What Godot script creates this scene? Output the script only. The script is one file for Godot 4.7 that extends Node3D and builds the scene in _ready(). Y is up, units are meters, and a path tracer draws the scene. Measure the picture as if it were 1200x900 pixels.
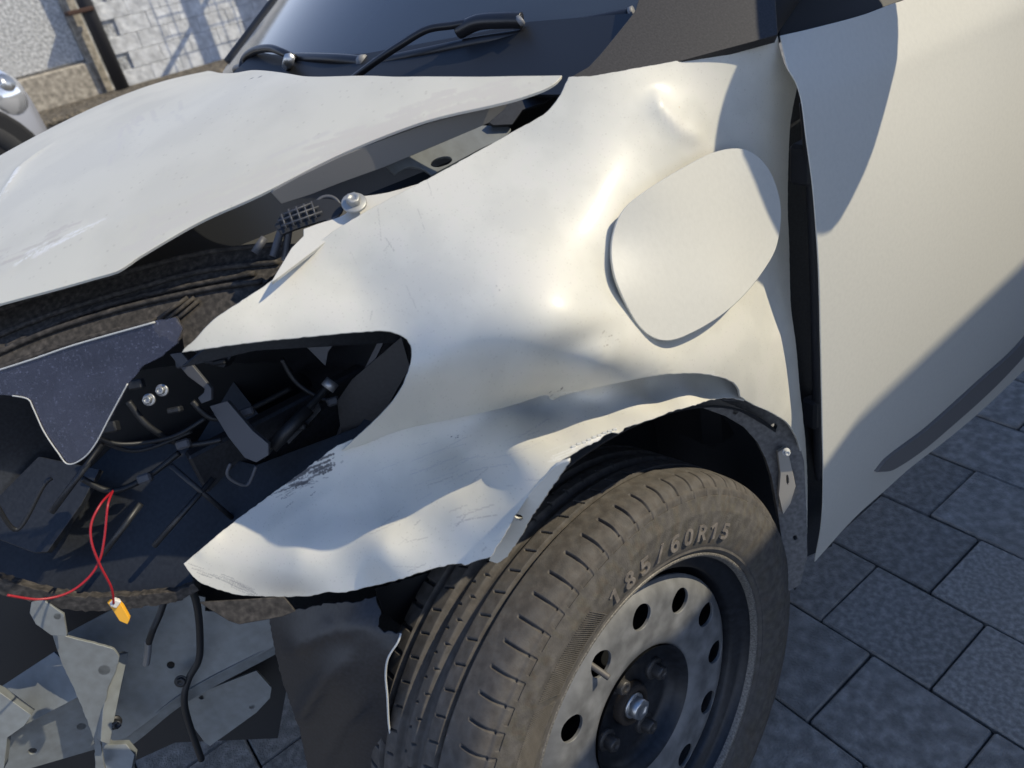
extends Node3D

# ---------------------------------------------------------------- helpers
var taken := {}
var rng := RandomNumberGenerator.new()
var car: Node3D

func V(a: float, b: float, c: float) -> Vector3:
	return Vector3(a, b, c)

func numbered(called: String) -> String:
	var n: int = taken.get(called, 0)
	taken[called] = n + 1
	return called if n == 0 else "%s_%03d" % [called, n]

func thing(called: String, label: String, category: String, at := Vector3.ZERO, group := "") -> Node3D:
	var o := Node3D.new()
	o.name = numbered(called)
	add_child(o)
	o.position = at
	tag(o, label, category, group)
	return o

func tag(o: Node, label: String, category: String, group := "", kind := "") -> void:
	if label: o.set_meta("label", label)
	if category: o.set_meta("category", category)
	if group: o.set_meta("group", group)
	if kind: o.set_meta("kind", kind)

var per_parent := {}
func add(parent: Node, called: String, mesh: Mesh, m: Material, xf := Transform3D.IDENTITY) -> MeshInstance3D:
	var o := MeshInstance3D.new()
	var key := str(parent.get_instance_id()) + called
	var n: int = per_parent.get(key, 0)
	per_parent[key] = n + 1
	o.name = called if n == 0 else "%s_%03d" % [called, n]
	o.mesh = mesh
	o.material_override = m
	o.transform = xf
	parent.add_child(o, true)
	return o

func mat(c: Color, rough := 0.6, metal := 0.0) -> StandardMaterial3D:
	var m := StandardMaterial3D.new()
	m.albedo_color = Color(c.r, c.g, c.b).linear_to_srgb()
	m.roughness = rough
	m.metallic = metal
	return m

# grey picture of noise round 1, from lo to 1
func noise_tex(seed_: int, freq: float, lo: float, size := 512, oct := 4, gamma := 1.0, tint := Color(0, 0, 0), kind := FastNoiseLite.TYPE_SIMPLEX_SMOOTH) -> ImageTexture:
	var f := FastNoiseLite.new()
	f.seed = seed_
	f.frequency = freq
	f.noise_type = kind
	f.fractal_octaves = oct
	var im := f.get_seamless_image(size, size)
	var out := Image.create(size, size, false, Image.FORMAT_RGB8)
	for y in size:
		for x in size:
			var v := pow(im.get_pixel(x, y).r, gamma)
			var k := lo + (1.0 - lo) * v
			out.set_pixel(x, y, Color(k + tint.r * (1 - v), k + tint.g * (1 - v), k + tint.b * (1 - v)))
	return ImageTexture.create_from_image(out)

func grain(m: StandardMaterial3D, tex: Texture2D, per_metre: float, world := true) -> StandardMaterial3D:
	m.albedo_texture = tex
	m.uv1_triplanar = true
	m.uv1_world_triplanar = world
	m.uv1_scale = Vector3.ONE * per_metre
	return m

func bumpy(m: StandardMaterial3D, tex: Texture2D, amount: float) -> StandardMaterial3D:
	m.normal_enabled = true
	m.normal_texture = tex
	m.normal_scale = amount
	return m

func normal_tex(seed_: int, freq: float, strength: float, size := 512, kind := FastNoiseLite.TYPE_SIMPLEX_SMOOTH) -> ImageTexture:
	var f := FastNoiseLite.new()
	f.seed = seed_
	f.frequency = freq
	f.noise_type = kind
	f.fractal_octaves = 4
	var im := f.get_seamless_image(size, size)
	im.convert(Image.FORMAT_RGBA8)
	im.bump_map_to_normal_map(strength)
	return ImageTexture.create_from_image(im)

# ---- a sheet-metal or plastic sheet: an outline on a plane, bent by a thin-plate spline through its control points
class Sheet:
	var O: Vector3
	var U: Vector3
	var V: Vector3
	var N: Vector3
	var c := PackedVector2Array()
	var w := PackedFloat64Array()
	var creases := []   # [points, kind, amount, width, reach]
	var dents := []     # [centre, amount, radius_s, radius_t]
	var fn = null
	func fit(ctrl: Array, reg: float) -> void:
		var n := ctrl.size()
		if n == 0: return
		var m := n + 3
		var A := []
		for i in n:
			var row := PackedFloat64Array()
			row.resize(m + 1)
			var a := Vector2(ctrl[i].x, ctrl[i].y)
			c.append(a)
			for j in n:
				var d2 := a.distance_squared_to(Vector2(ctrl[j].x, ctrl[j].y))
				row[j] = 0.5 * d2 * log(d2) if d2 > 1e-14 else 0.0
			row[i] += reg
			row[n] = 1.0
			row[n + 1] = a.x
			row[n + 2] = a.y
			row[m] = ctrl[i].z
			A.append(row)
		for k in 3:
			var row := PackedFloat64Array()
			row.resize(m + 1)
			for j in n: row[j] = 1.0 if k == 0 else (c[j].x if k == 1 else c[j].y)
			A.append(row)
		for i in m:
			var p := i
			for r in range(i + 1, m):
				if absf(A[r][i]) > absf(A[p][i]): p = r
			var t = A[i]
			A[i] = A[p]
			A[p] = t
			var ri: PackedFloat64Array = A[i]
			for r in range(i + 1, m):
				var rr: PackedFloat64Array = A[r]
				var f := rr[i] / ri[i]
				if f == 0.0: continue
				for q in range(i, m + 1): rr[q] -= f * ri[q]
				A[r] = rr
		w.resize(m)
		for i in range(m - 1, -1, -1):
			var ri: PackedFloat64Array = A[i]
			var s := ri[m]
			for q in range(i + 1, m): s -= ri[q] * w[q]
			w[i] = s / ri[i]
	func h(q: Vector2) -> float:
		var s := 0.0
		var n := c.size()
		if n:
			s = w[n] + w[n + 1] * q.x + w[n + 2] * q.y
			for i in n:
				var d2 := q.distance_squared_to(c[i])
				if d2 > 1e-14: s += w[i] * 0.5 * d2 * log(d2)
		for e in dents:
			var dx: float = (q.x - e[0].x) / e[2]
			var dy: float = (q.y - e[0].y) / e[3]
			var r := dx * dx + dy * dy
			if r < 9.0: s += e[1] * exp(-r)
		for e in creases:
			var best := 1e9
			var side := 1.0
			var along := 0.0
			var run := 0.0
			var pts: Array = e[0]
			for k in pts.size() - 1:
				var a: Vector2 = pts[k]
				var b: Vector2 = pts[k + 1]
				var l := a.distance_to(b)
				var t := clampf((q - a).dot(b - a) / (l * l), 0.0, 1.0)
				var f := a + (b - a) * t
				var d := q.distance_to(f)
				if d < best:
					best = d
					side = signf((b - a).cross(q - a))
					along = run + l * t
				run += l
			if best > e[4] * 4.0: continue
			var fade := minf(1.0, minf(along, run - along) / (0.22 * run) + 0.02)
			if e[1] == "fold": s += e[2] * fade * exp(-sqrt(best * best + e[3] * e[3]) / e[4])
			elif e[1] == "step": s += e[2] * fade * (0.5 + 0.5 * tanh(side * best / e[3])) * exp(-best / e[4])
		if fn != null: s += fn.call(q)
		return s
	func at(q: Vector2, off := 0.0) -> Vector3:
		return O + U * q.x + V * q.y + N * (h(q) + off)

func smooth_outline(out: Array, step: float) -> PackedVector2Array:
	var r := PackedVector2Array()
	var n := out.size()
	for i in n:
		var a: Vector3 = out[i]
		var b: Vector3 = out[(i + 1) % n]
		var z: Vector3 = out[(i + n - 1) % n]
		var d: Vector3 = out[(i + 2) % n]
		var p1 := Vector2(a.x, a.y)
		var p2 := Vector2(b.x, b.y)
		var p0 := p1 if a.z > 0.5 else Vector2(z.x, z.y)
		var p3 := p2 if b.z > 0.5 else Vector2(d.x, d.y)
		var l := p1.distance_to(p2)
		var t1 := (p2 - p0).normalized() * l if p0 != p1 else (p2 - p1)
		var t2 := (p3 - p1).normalized() * l if p3 != p2 else (p2 - p1)
		var k := maxi(1, int(ceil(l / step)))
		for j in k:
			var t := float(j) / k
			var t_2 := t * t
			var t_3 := t_2 * t
			r.append(p1 * (2 * t_3 - 3 * t_2 + 1) + t1 * (t_3 - 2 * t_2 + t) + p2 * (-2 * t_3 + 3 * t_2) + t2 * (t_3 - t_2))
	return r

# opt: cell, step, hem, creases, dents, holes (Array of PackedVector2Array), fn, rough (edge jitter)
func sheet(d: Array, opt := {}) -> ArrayMesh:
	var s := Sheet.new()
	s.O = d[0]
	s.U = d[1]
	s.V = d[2]
	s.N = s.U.cross(s.V).normalized()
	s.fit(d[3], d[5] if d.size() > 5 else 2e-5)
	s.creases = opt.get("creases", [])
	s.dents = opt.get("dents", [])
	s.fn = opt.get("fn", null)
	var cell: float = opt.get("cell", 0.006)
	var step: float = opt.get("step", 0.004)
	var hem: float = opt.get("hem", 0.004)
	var holes: Array = opt.get("holes", [])
	var line := smooth_outline(d[4], step)
	if opt.has("rough"):
		var amp: float = opt["rough"]
		for i in line.size(): line[i] += Vector2(rng.randf_range(-amp, amp), rng.randf_range(-amp, amp))
	if Geometry2D.is_polygon_clockwise(line): line.reverse()
	var loops := [line]
	for hl in holes: loops.append(hl)
	var lo := line[0]
	var hi := line[0]
	for p in line:
		lo = lo.min(p)
		hi = hi.max(p)
	lo -= Vector2.ONE * cell * 0.503
	var nx := int(ceil((hi.x - lo.x) / cell)) + 1
	var ny := int(ceil((hi.y - lo.y) / cell)) + 1
	var crossed := {}
	for L in loops:
		for i in L.size():
			var a: Vector2 = L[i]
			var b: Vector2 = L[(i + 1) % L.size()]
			var k := int(ceil(a.distance_to(b) / (cell * 0.15))) + 1
			for j in k:
				var p := a + (b - a) * (float(j) / k)
				for ox in [-0.05, 0.05]:
					for oy in [-0.05, 0.05]:
						crossed[Vector2i(int(floor((p.x - lo.x) / cell + ox)), int(floor((p.y - lo.y) / cell + oy)))] = true
	var inside := PackedByteArray()
	inside.resize((nx + 1) * (ny + 1))
	for j in ny + 1:
		for i in nx + 1:
			var p := lo + Vector2(i, j) * cell
			var ok := Geometry2D.is_point_in_polygon(p, line)
			if ok:
				for hl in holes:
					if Geometry2D.is_point_in_polygon(p, hl):
						ok = false
						break
			inside[j * (nx + 1) + i] = 1 if ok else 0
	var verts := PackedVector3Array()
	var flat := PackedVector2Array()
	var index := {}
	var idx := PackedInt32Array()
	var key := func(p: Vector2) -> int:
		var q := Vector2i(roundi(p.x * 20000), roundi(p.y * 20000))
		if index.has(q): return index[q]
		var n := verts.size()
		verts.append(s.at(p))
		flat.append(p)
		index[q] = n
		return n
	for j in ny:
		for i in nx:
			var a := lo + Vector2(i, j) * cell
			var quad := PackedVector2Array([a, a + Vector2(cell, 0), a + Vector2(cell, cell), a + Vector2(0, cell)])
			if not crossed.has(Vector2i(i, j)):
				if inside[j * (nx + 1) + i] + inside[j * (nx + 1) + i + 1] + inside[(j + 1) * (nx + 1) + i] + inside[(j + 1) * (nx + 1) + i + 1] >= 3:
					var q0: int = key.call(quad[0])
					var q1: int = key.call(quad[1])
					var q2: int = key.call(quad[2])
					var q3: int = key.call(quad[3])
					idx.append_array([q0, q2, q1, q0, q3, q2])
				continue
			var polys: Array = Geometry2D.intersect_polygons(quad, line)
			for hl in holes:
				var next := []
				for pl in polys: next.append_array(Geometry2D.clip_polygons(pl, hl))
				polys = next
			for pl in polys:
				if Geometry2D.is_polygon_clockwise(pl): pl.reverse()
				var tri := Geometry2D.triangulate_polygon(pl)
				for k in range(0, tri.size(), 3):
					var pa: Vector2 = pl[tri[k]]
					var pb: Vector2 = pl[tri[k + 1]]
					var pc: Vector2 = pl[tri[k + 2]]
					if absf((pb - pa).cross(pc - pa)) < 1e-10: continue
					var ka: int = key.call(pa)
					var kb: int = key.call(pb)
					var kc: int = key.call(pc)
					if (pb - pa).cross(pc - pa) > 0: idx.append_array([ka, kc, kb])
					else: idx.append_array([ka, kb, kc])
	var norms := PackedVector3Array()
	norms.resize(verts.size())
	for k in range(0, idx.size(), 3):
		var n := (verts[idx[k + 2]] - verts[idx[k]]).cross(verts[idx[k + 1]] - verts[idx[k]])
		for q in 3: norms[idx[k + q]] += n
	for k in norms.size(): norms[k] = norms[k].normalized() if norms[k].length_squared() > 0 else s.N
	var uvs := flat.duplicate()
	# the rim: the edge rounds over and turns back by the hem
	for L in loops:
		var ring := []
		var n: int = L.size()
		var turn := -1.0 if Geometry2D.is_polygon_clockwise(L) else 1.0
		if L != line: turn = -turn
		for i in n:
			var tg: Vector2 = (L[(i + 1) % n] - L[(i + n - 1) % n]).normalized()
			var o2 := Vector2(tg.y, -tg.x) * turn
			var ou := (s.U * o2.x + s.V * o2.y).normalized()
			var p := s.at(L[i])
			var b := verts.size()
			verts.append_array([p, p + ou * 0.0006 - s.N * 0.0007, p - s.N * hem])
			norms.append_array([(s.N + ou * 0.6).normalized(), ou, ou])
			uvs.append_array([L[i], L[i], L[i]])
			ring.append(b)
		for i in n:
			var a: int = ring[i]
			var b: int = ring[(i + 1) % n]
			for k in 2:
				if turn > 0: idx.append_array([a + k, b + k, b + k + 1, a + k, b + k + 1, a + k + 1])
				else: idx.append_array([a + k, b + k + 1, b + k, a + k, a + k + 1, b + k + 1])
	var arr := []
	arr.resize(Mesh.ARRAY_MAX)
	arr[Mesh.ARRAY_VERTEX] = verts
	arr[Mesh.ARRAY_NORMAL] = norms
	arr[Mesh.ARRAY_TEX_UV] = uvs
	arr[Mesh.ARRAY_INDEX] = idx
	var m := ArrayMesh.new()
	m.add_surface_from_arrays(Mesh.PRIMITIVE_TRIANGLES, arr)
	return m

func circle2(c: Vector2, r: float, n := 28, ry := 0.0) -> PackedVector2Array:
	var p := PackedVector2Array()
	for i in n: p.append(c + Vector2(cos(TAU * i / n) * r, sin(TAU * i / n) * (ry if ry > 0 else r)))
	return p

func grid_mesh(rows: Array, close_u := false, uv := true) -> ArrayMesh:
	# rows of equally many Vector3; front side: rows run upwards while points run to the right
	var st := SurfaceTool.new()
	st.begin(Mesh.PRIMITIVE_TRIANGLES)
	st.set_smooth_group(0)
	var n: int = rows[0].size()
	for j in rows.size():
		for i in n:
			if uv: st.set_uv(Vector2(float(i) / n, float(j) / rows.size()))
			st.add_vertex(rows[j][i])
	for j in rows.size() - 1:
		for i in (n if close_u else n - 1):
			var a := j * n + i
			var b := j * n + (i + 1) % n
			st.add_index(a)
			st.add_index(a + n)
			st.add_index(b)
			st.add_index(b)
			st.add_index(a + n)
			st.add_index(b + n)
	st.generate_normals()
	return st.commit()

func spline(pts: Array, k := 8) -> PackedVector3Array:
	var c := Curve3D.new()
	for i in pts.size():
		var a: Vector3 = pts[maxi(i - 1, 0)]
		var b: Vector3 = pts[mini(i + 1, pts.size() - 1)]
		var t := (b - a) / 6.0
		c.add_point(pts[i], -t, t)
	var r := PackedVector3Array()
	for i in pts.size() - 1:
		for j in k: r.append(c.sample(i, float(j) / k))
	r.append(pts[-1])
	return r

func tube(pts: Array, r: float, sides := 10, smooth := true, r_end := -1.0) -> ArrayMesh:
	var path: PackedVector3Array = spline(pts) if smooth and pts.size() > 2 else PackedVector3Array(pts)
	var rows := []
	var side := Vector3.ZERO
	for i in path.size():
		var t := (path[mini(i + 1, path.size() - 1)] - path[maxi(i - 1, 0)]).normalized()
		if side == Vector3.ZERO: side = t.cross(Vector3.UP if absf(t.y) < 0.9 else Vector3.RIGHT).normalized()
		side = (side - t * side.dot(t)).normalized()
		var up := t.cross(side)
		var rr := r if r_end < 0 else lerpf(r, r_end, float(i) / (path.size() - 1))
		if i == 0: rows.append(ring_(path[i], side, up, rr * 0.02, sides))
		rows.append(ring_(path[i], side, up, rr, sides))
		if i == path.size() - 1: rows.append(ring_(path[i], side, up, rr * 0.02, sides))
	return grid_mesh(rows, true)

func ring_(c: Vector3, a: Vector3, b: Vector3, r: float, n: int) -> Array:
	var p := []
	for i in n: p.append(c + (a * cos(TAU * i / n) + b * sin(TAU * i / n)) * r)
	return p

# a box with chamfered edges, centred
func block(size: Vector3, bevel := 0.003, jitter := 0.0) -> ArrayMesh:
	var st := SurfaceTool.new()
	st.begin(Mesh.PRIMITIVE_TRIANGLES)
	st.set_smooth_group(-1)
	var h := size * 0.5
	var b := minf(bevel, minf(h.x, minf(h.y, h.z)) * 0.9)
	var c := {}
	for sx in [-1, 1]:
		for sy in [-1, 1]:
			for sz in [-1, 1]:
				var j := Vector3(rng.randf_range(-jitter, jitter), 0, rng.randf_range(-jitter, jitter))
				for ax in 3:
					var v := Vector3(sx * (h.x - b), sy * (h.y - b), sz * (h.z - b))
					v[ax] = [sx, sy, sz][ax] * h[ax]
					c[[sx, sy, sz, ax]] = v + j
	var face := func(p: Array) -> void:
		var n: Vector3 = (p[1] - p[0]).cross(p[2] - p[0])
		var mid := Vector3.ZERO
		for q in p: mid += q
		if n.dot(mid) > 0: p.reverse()
		for k in range(1, p.size() - 1):
			st.add_vertex(p[0])
			st.add_vertex(p[k])
			st.add_vertex(p[k + 1])
	for ax in 3:
		var u := (ax + 1) % 3
		var w := (ax + 2) % 3
		for s in [-1, 1]:
			var p := []
			for q in [[-1, -1], [1, -1], [1, 1], [-1, 1]]:
				var sg := [0, 0, 0, ax]
				sg[ax] = s
				sg[u] = q[0]
				sg[w] = q[1]
				p.append(c[sg])
			face.call(p)
		for s1 in [-1, 1]:
			for s2 in [-1, 1]:
				var p := []
				for q in [[-1, u], [1, u], [1, w], [-1, w]]:
					var sg := [0, 0, 0, q[1]]
					sg[ax] = q[0]
					sg[u] = s1
					sg[w] = s2
					p.append(c[sg])
				face.call(p)
	for sx in [-1, 1]:
		for sy in [-1, 1]:
			for sz in [-1, 1]: face.call([c[[sx, sy, sz, 0]], c[[sx, sy, sz, 1]], c[[sx, sy, sz, 2]]])
	st.generate_normals()
	return st.commit()

# turned round the z axis; profile of Vector2(r, z) runs so that the outside is on its left
func lathe(profile: Array, n := 64, a0 := 0.0, a1 := TAU) -> ArrayMesh:
	var rows := []
	for p in profile:
		var row := []
		for i in n + 1:
			var a := a0 + (a1 - a0) * i / n
			row.append(Vector3(cos(a) * p.x, sin(a) * p.x, p.y))
		rows.append(row)
	return grid_mesh(rows)

func frame_z(at: Vector3, z: Vector3) -> Transform3D:
	z = z.normalized()
	var x := z.cross(Vector3.UP if absf(z.y) < 0.95 else Vector3.RIGHT).normalized()
	return Transform3D(Basis(x, z.cross(x), z), at)

func hex_bolt(r: float, tall: float, washer := 1.5) -> ArrayMesh:
	var st := SurfaceTool.new()
	st.begin(Mesh.PRIMITIVE_TRIANGLES)
	st.append_from(lathe([Vector2(r * washer, 0), Vector2(r * washer, tall * 0.2), Vector2(r * washer * 0.93, tall * 0.27), Vector2(r * 0.5, tall * 0.3)], 20), 0, Transform3D.IDENTITY)
	st.append_from(lathe([Vector2(r, tall * 0.2), Vector2(r, tall * 0.9), Vector2(r * 0.86, tall), Vector2(r * 0.5, tall), Vector2(r * 0.45, tall * 0.93), Vector2(0, tall * 0.93)], 6), 0, Transform3D.IDENTITY)
	return st.commit()

func loft(sections: Array, n := 28, power := 4.0) -> ArrayMesh:
	# sections: [x, y_low, y_high, half width at the bottom, half width at the top]; closed at both ends
	var rows := []
	for k in sections.size():
		var e: Array = sections[k]
		var row := []
		for i in n:
			var a := TAU * i / n
			var cx := signf(cos(a)) * pow(absf(cos(a)), 2.0 / power)
			var sy := signf(sin(a)) * pow(absf(sin(a)), 2.0 / power)
			var y: float = (e[1] + e[2]) * 0.5 + sy * (e[2] - e[1]) * 0.5
			row.append(Vector3(e[0], y, cx * lerpf(e[3], e[4], sy * 0.5 + 0.5)))
		if k == 0 or k == sections.size() - 1:
			var mid := []
			for i in n: mid.append(Vector3(e[0], (e[1] + e[2]) * 0.5, 0) * 0.98 + row[i] * 0.02)
			if k == 0:
				rows.append(mid)
				rows.append(row)
			else:
				rows.append(row)
				rows.append(mid)
		else: rows.append(row)
	return grid_mesh(rows, true)

# ---------------------------------------------------------------- the scene
func _ready() -> void:
	rng.seed = 20
	var cam := Camera3D.new()
	cam.name = "camera"
	cam.transform = Transform3D(Basis(Vector3(0.778243, -0.188398, 0.599036), Vector3(0.452821, 0.829285, -0.327474), Vector3(-0.435076, 0.526110, 0.730696)), Vector3(-0.3526, 1.138, 0.4318))
	cam.fov = 53.13
	cam.near = 0.02
	cam.far = 200.0
	add_child(cam)
	cam.make_current()
	var lens := CameraAttributesPhysical.new()
	lens.frustum_focal_length = 24.0
	lens.frustum_focus_distance = 0.92
	lens.exposure_aperture = 6.2
	lens.frustum_near = 0.02
	lens.frustum_far = 200.0
	cam.attributes = lens
	cam.fov = 53.13

	var sky_m := ProceduralSkyMaterial.new()
	sky_m.sky_top_color = Color(0.22, 0.31, 0.46)
	sky_m.sky_horizon_color = Color(0.82, 0.86, 0.92)
	sky_m.sky_curve = 0.15
	sky_m.ground_bottom_color = Color(0.2, 0.19, 0.18)
	sky_m.ground_horizon_color = Color(0.5, 0.5, 0.5)
	sky_m.sky_energy_multiplier = 1.55
	sky_m.sun_angle_max = 6.0
	var sky := Sky.new()
	sky.sky_material = sky_m
	var env := Environment.new()
	env.background_mode = Environment.BG_SKY
	env.sky = sky
	env.ambient_light_source = Environment.AMBIENT_SOURCE_SKY
	env.tonemap_mode = Environment.TONE_MAPPER_LINEAR
	env.tonemap_exposure = 1.15
	env.sdfgi_enabled = true
	env.ssao_enabled = true
	env.ssil_enabled = true
	var we := WorldEnvironment.new()
	we.name = "world_environment"
	we.environment = env
	add_child(we)
	var sun := DirectionalLight3D.new()
	sun.name = "sun"
	sun.light_color = Color(1.0, 0.955, 0.85)
	sun.light_energy = 1.15
	sun.light_angular_distance = 0.5
	sun.shadow_enabled = true
	sun.look_at_from_position(Vector3(5.7, 6.8, 4.6), Vector3.ZERO)
	add_child(sun)

	ground()
	car = thing("crashed_car", "cream white car with buckled hood, torn front fender and missing headlamp, seen close up", "car")
	body()
	wheel()
	front_end()
	engine_bay_fill()
	small_parts()
	glasshouse()
	wipers()
	background()
	neighbours()

# ---------------------------------------------------------------- ground
func ground() -> void:
	var bed := PlaneMesh.new()
	bed.size = Vector2(400, 400)
	var bed_m := grain(mat(Color(0.08, 0.075, 0.07), 0.95), noise_tex(3, 0.02, 0.5), 1.3)
	var g := add(self, "ground", bed, bed_m, Transform3D(Basis.IDENTITY, Vector3(0, -0.012, 0)))
	tag(g, "dark grit bed of the yard under the pavers", "", "", "structure")
	g.set_meta("category", "ground")
	var mats := []
	for k in 5:
		var t := noise_tex(40 + k, 0.02 + 0.006 * k, 0.66, 512, 6, 1.2)
		var shade: float = [0.31, 0.36, 0.28, 0.33, 0.39][k]
		var m := grain(mat(Color(shade, shade * 0.95, shade * 0.86), 0.9), t, 2.3 + 0.4 * k)
		m.uv1_offset = Vector3(k * 0.37, k * 0.11, k * 0.53)
		bumpy(m, normal_tex(60 + k, 0.16, 5.0), 0.6)
		mats.append(m)
	var shapes := []
	for k in 6: shapes.append(block(Vector3(0.1695, 0.05, 0.1865), 0.003, 0.0015))
	var px := 0.173
	var pz := 0.19
	var far := []
	for i in range(-24, 30):
		var odd := posmod(i, 2)
		for j in range(-26, 10):
			var at := Vector3(0.367 + px * i, -0.025 + rng.randf_range(-0.0015, 0.0015), 0.105 + pz * j + (0.095 if odd else 0.0))
			var near: bool = at.x > -0.55 and at.x < 1.75 and at.z > -0.5 and at.z < 0.62
			var b := Basis(Vector3.UP, rng.randf_range(-0.008, 0.008))
			if near: add(g, "paver", shapes[rng.randi() % 6], mats[rng.randi() % 5], Transform3D(b, at - g.position))
			else: far.append(Transform3D(b, at))
	var mm := MultiMesh.new()
	mm.transform_format = MultiMesh.TRANSFORM_3D
	mm.mesh = shapes[0]
	mm.instance_count = far.size()
	for i in far.size(): mm.set_instance_transform(i, far[i])
	var mi := MultiMeshInstance3D.new()
	mi.name = "outer_pavers"
	mi.multimesh = mm
	mi.material_override = mats[1]
	mi.position = -g.position
	g.add_child(mi)
	mi.set_meta("kind", "stuff")

# ---------------------------------------------------------------- body panels
var paint: StandardMaterial3D
var paint_dusty: StandardMaterial3D
var black: StandardMaterial3D
var black_dusty: StandardMaterial3D
var primer: StandardMaterial3D
var steel: StandardMaterial3D
var dark: StandardMaterial3D
var speck_n: ImageTexture

# the paint of the torn wing: fine grime, the scuffs and the hood fold highlights, each a stroke from a to b: [a, b, width, colour, how many, spread]
func fender_paint(strokes: Array, base := Color(0.66, 0.64, 0.565), extent := 0.84, specks := 16000) -> StandardMaterial3D:
	var size := 1024
	var f := FastNoiseLite.new()
	f.seed = 90
	f.frequency = 0.012
	f.fractal_octaves = 5
	var n := f.get_image(size, size)
	var im := Image.create(size, size, false, Image.FORMAT_RGB8)
	var sb := base.linear_to_srgb()
	for y in size:
		for x in size:
			var k := 0.97 + 0.03 * smoothstep(0.3, 0.7, n.get_pixel(x, y).r)
			im.set_pixel(x, y, Color(sb.r * k, sb.g * k * 0.998, sb.b * k * 0.99))
	var dab := func(q: Vector2, r: float, c: Color, a: float) -> void:
		var ir := int(ceil(r))
		for dy in range(-ir, ir + 1):
			for dx in range(-ir, ir + 1):
				if dx * dx + dy * dy > r * r + 0.5: continue
				var px := int(q.x) + dx
				var py := int(q.y) + dy
				if px < 0 or py < 0 or px >= size or py >= size: continue
				im.set_pixel(px, py, im.get_pixel(px, py).lerp(c, a))
	for k in specks: dab.call(Vector2(rng.randf(), rng.randf()) * size, rng.randf_range(0.2, 0.7), Color(0.42, 0.38, 0.32), rng.randf_range(0.05, 0.22))
	for s in strokes:
		var c: Color = s[3].linear_to_srgb()
		for k in s[4]:
			var t0 := rng.randf()
			var t1 := minf(1.0, t0 + rng.randf_range(0.05, 0.4))
			var off: Vector2 = Vector2(rng.randfn(0, 1), rng.randfn(0, 1)) * s[5]
			var a: Vector2 = (s[0].lerp(s[1], t0) + off) / extent * size + Vector2.ONE * size * 0.5
			var b: Vector2 = (s[0].lerp(s[1], t1) + off + Vector2(rng.randfn(0, 1), rng.randfn(0, 1)) * s[5] * 0.2) / extent * size + Vector2.ONE * size * 0.5
			var w: float = s[2] / extent * size * rng.randf_range(0.5, 1.1)
			var m := int(a.distance_to(b)) + 1
			var al := rng.randf_range(0.25, 0.8)
			for j in m: if rng.randf() < 0.85: dab.call(a.lerp(b, float(j) / m), w * 0.5, c, al)
	var mt := mat(Color.WHITE, 0.5, 0.0)
	mt.albedo_texture = ImageTexture.create_from_image(im)
	mt.uv1_scale = Vector3(1.0 / extent, 1.0 / extent, 1)
	mt.uv1_offset = Vector3(0.5, 0.5, 0)
	mt.clearcoat_enabled = true
	mt.clearcoat = 0.16
	mt.clearcoat_roughness = 0.22
	return mt

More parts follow.
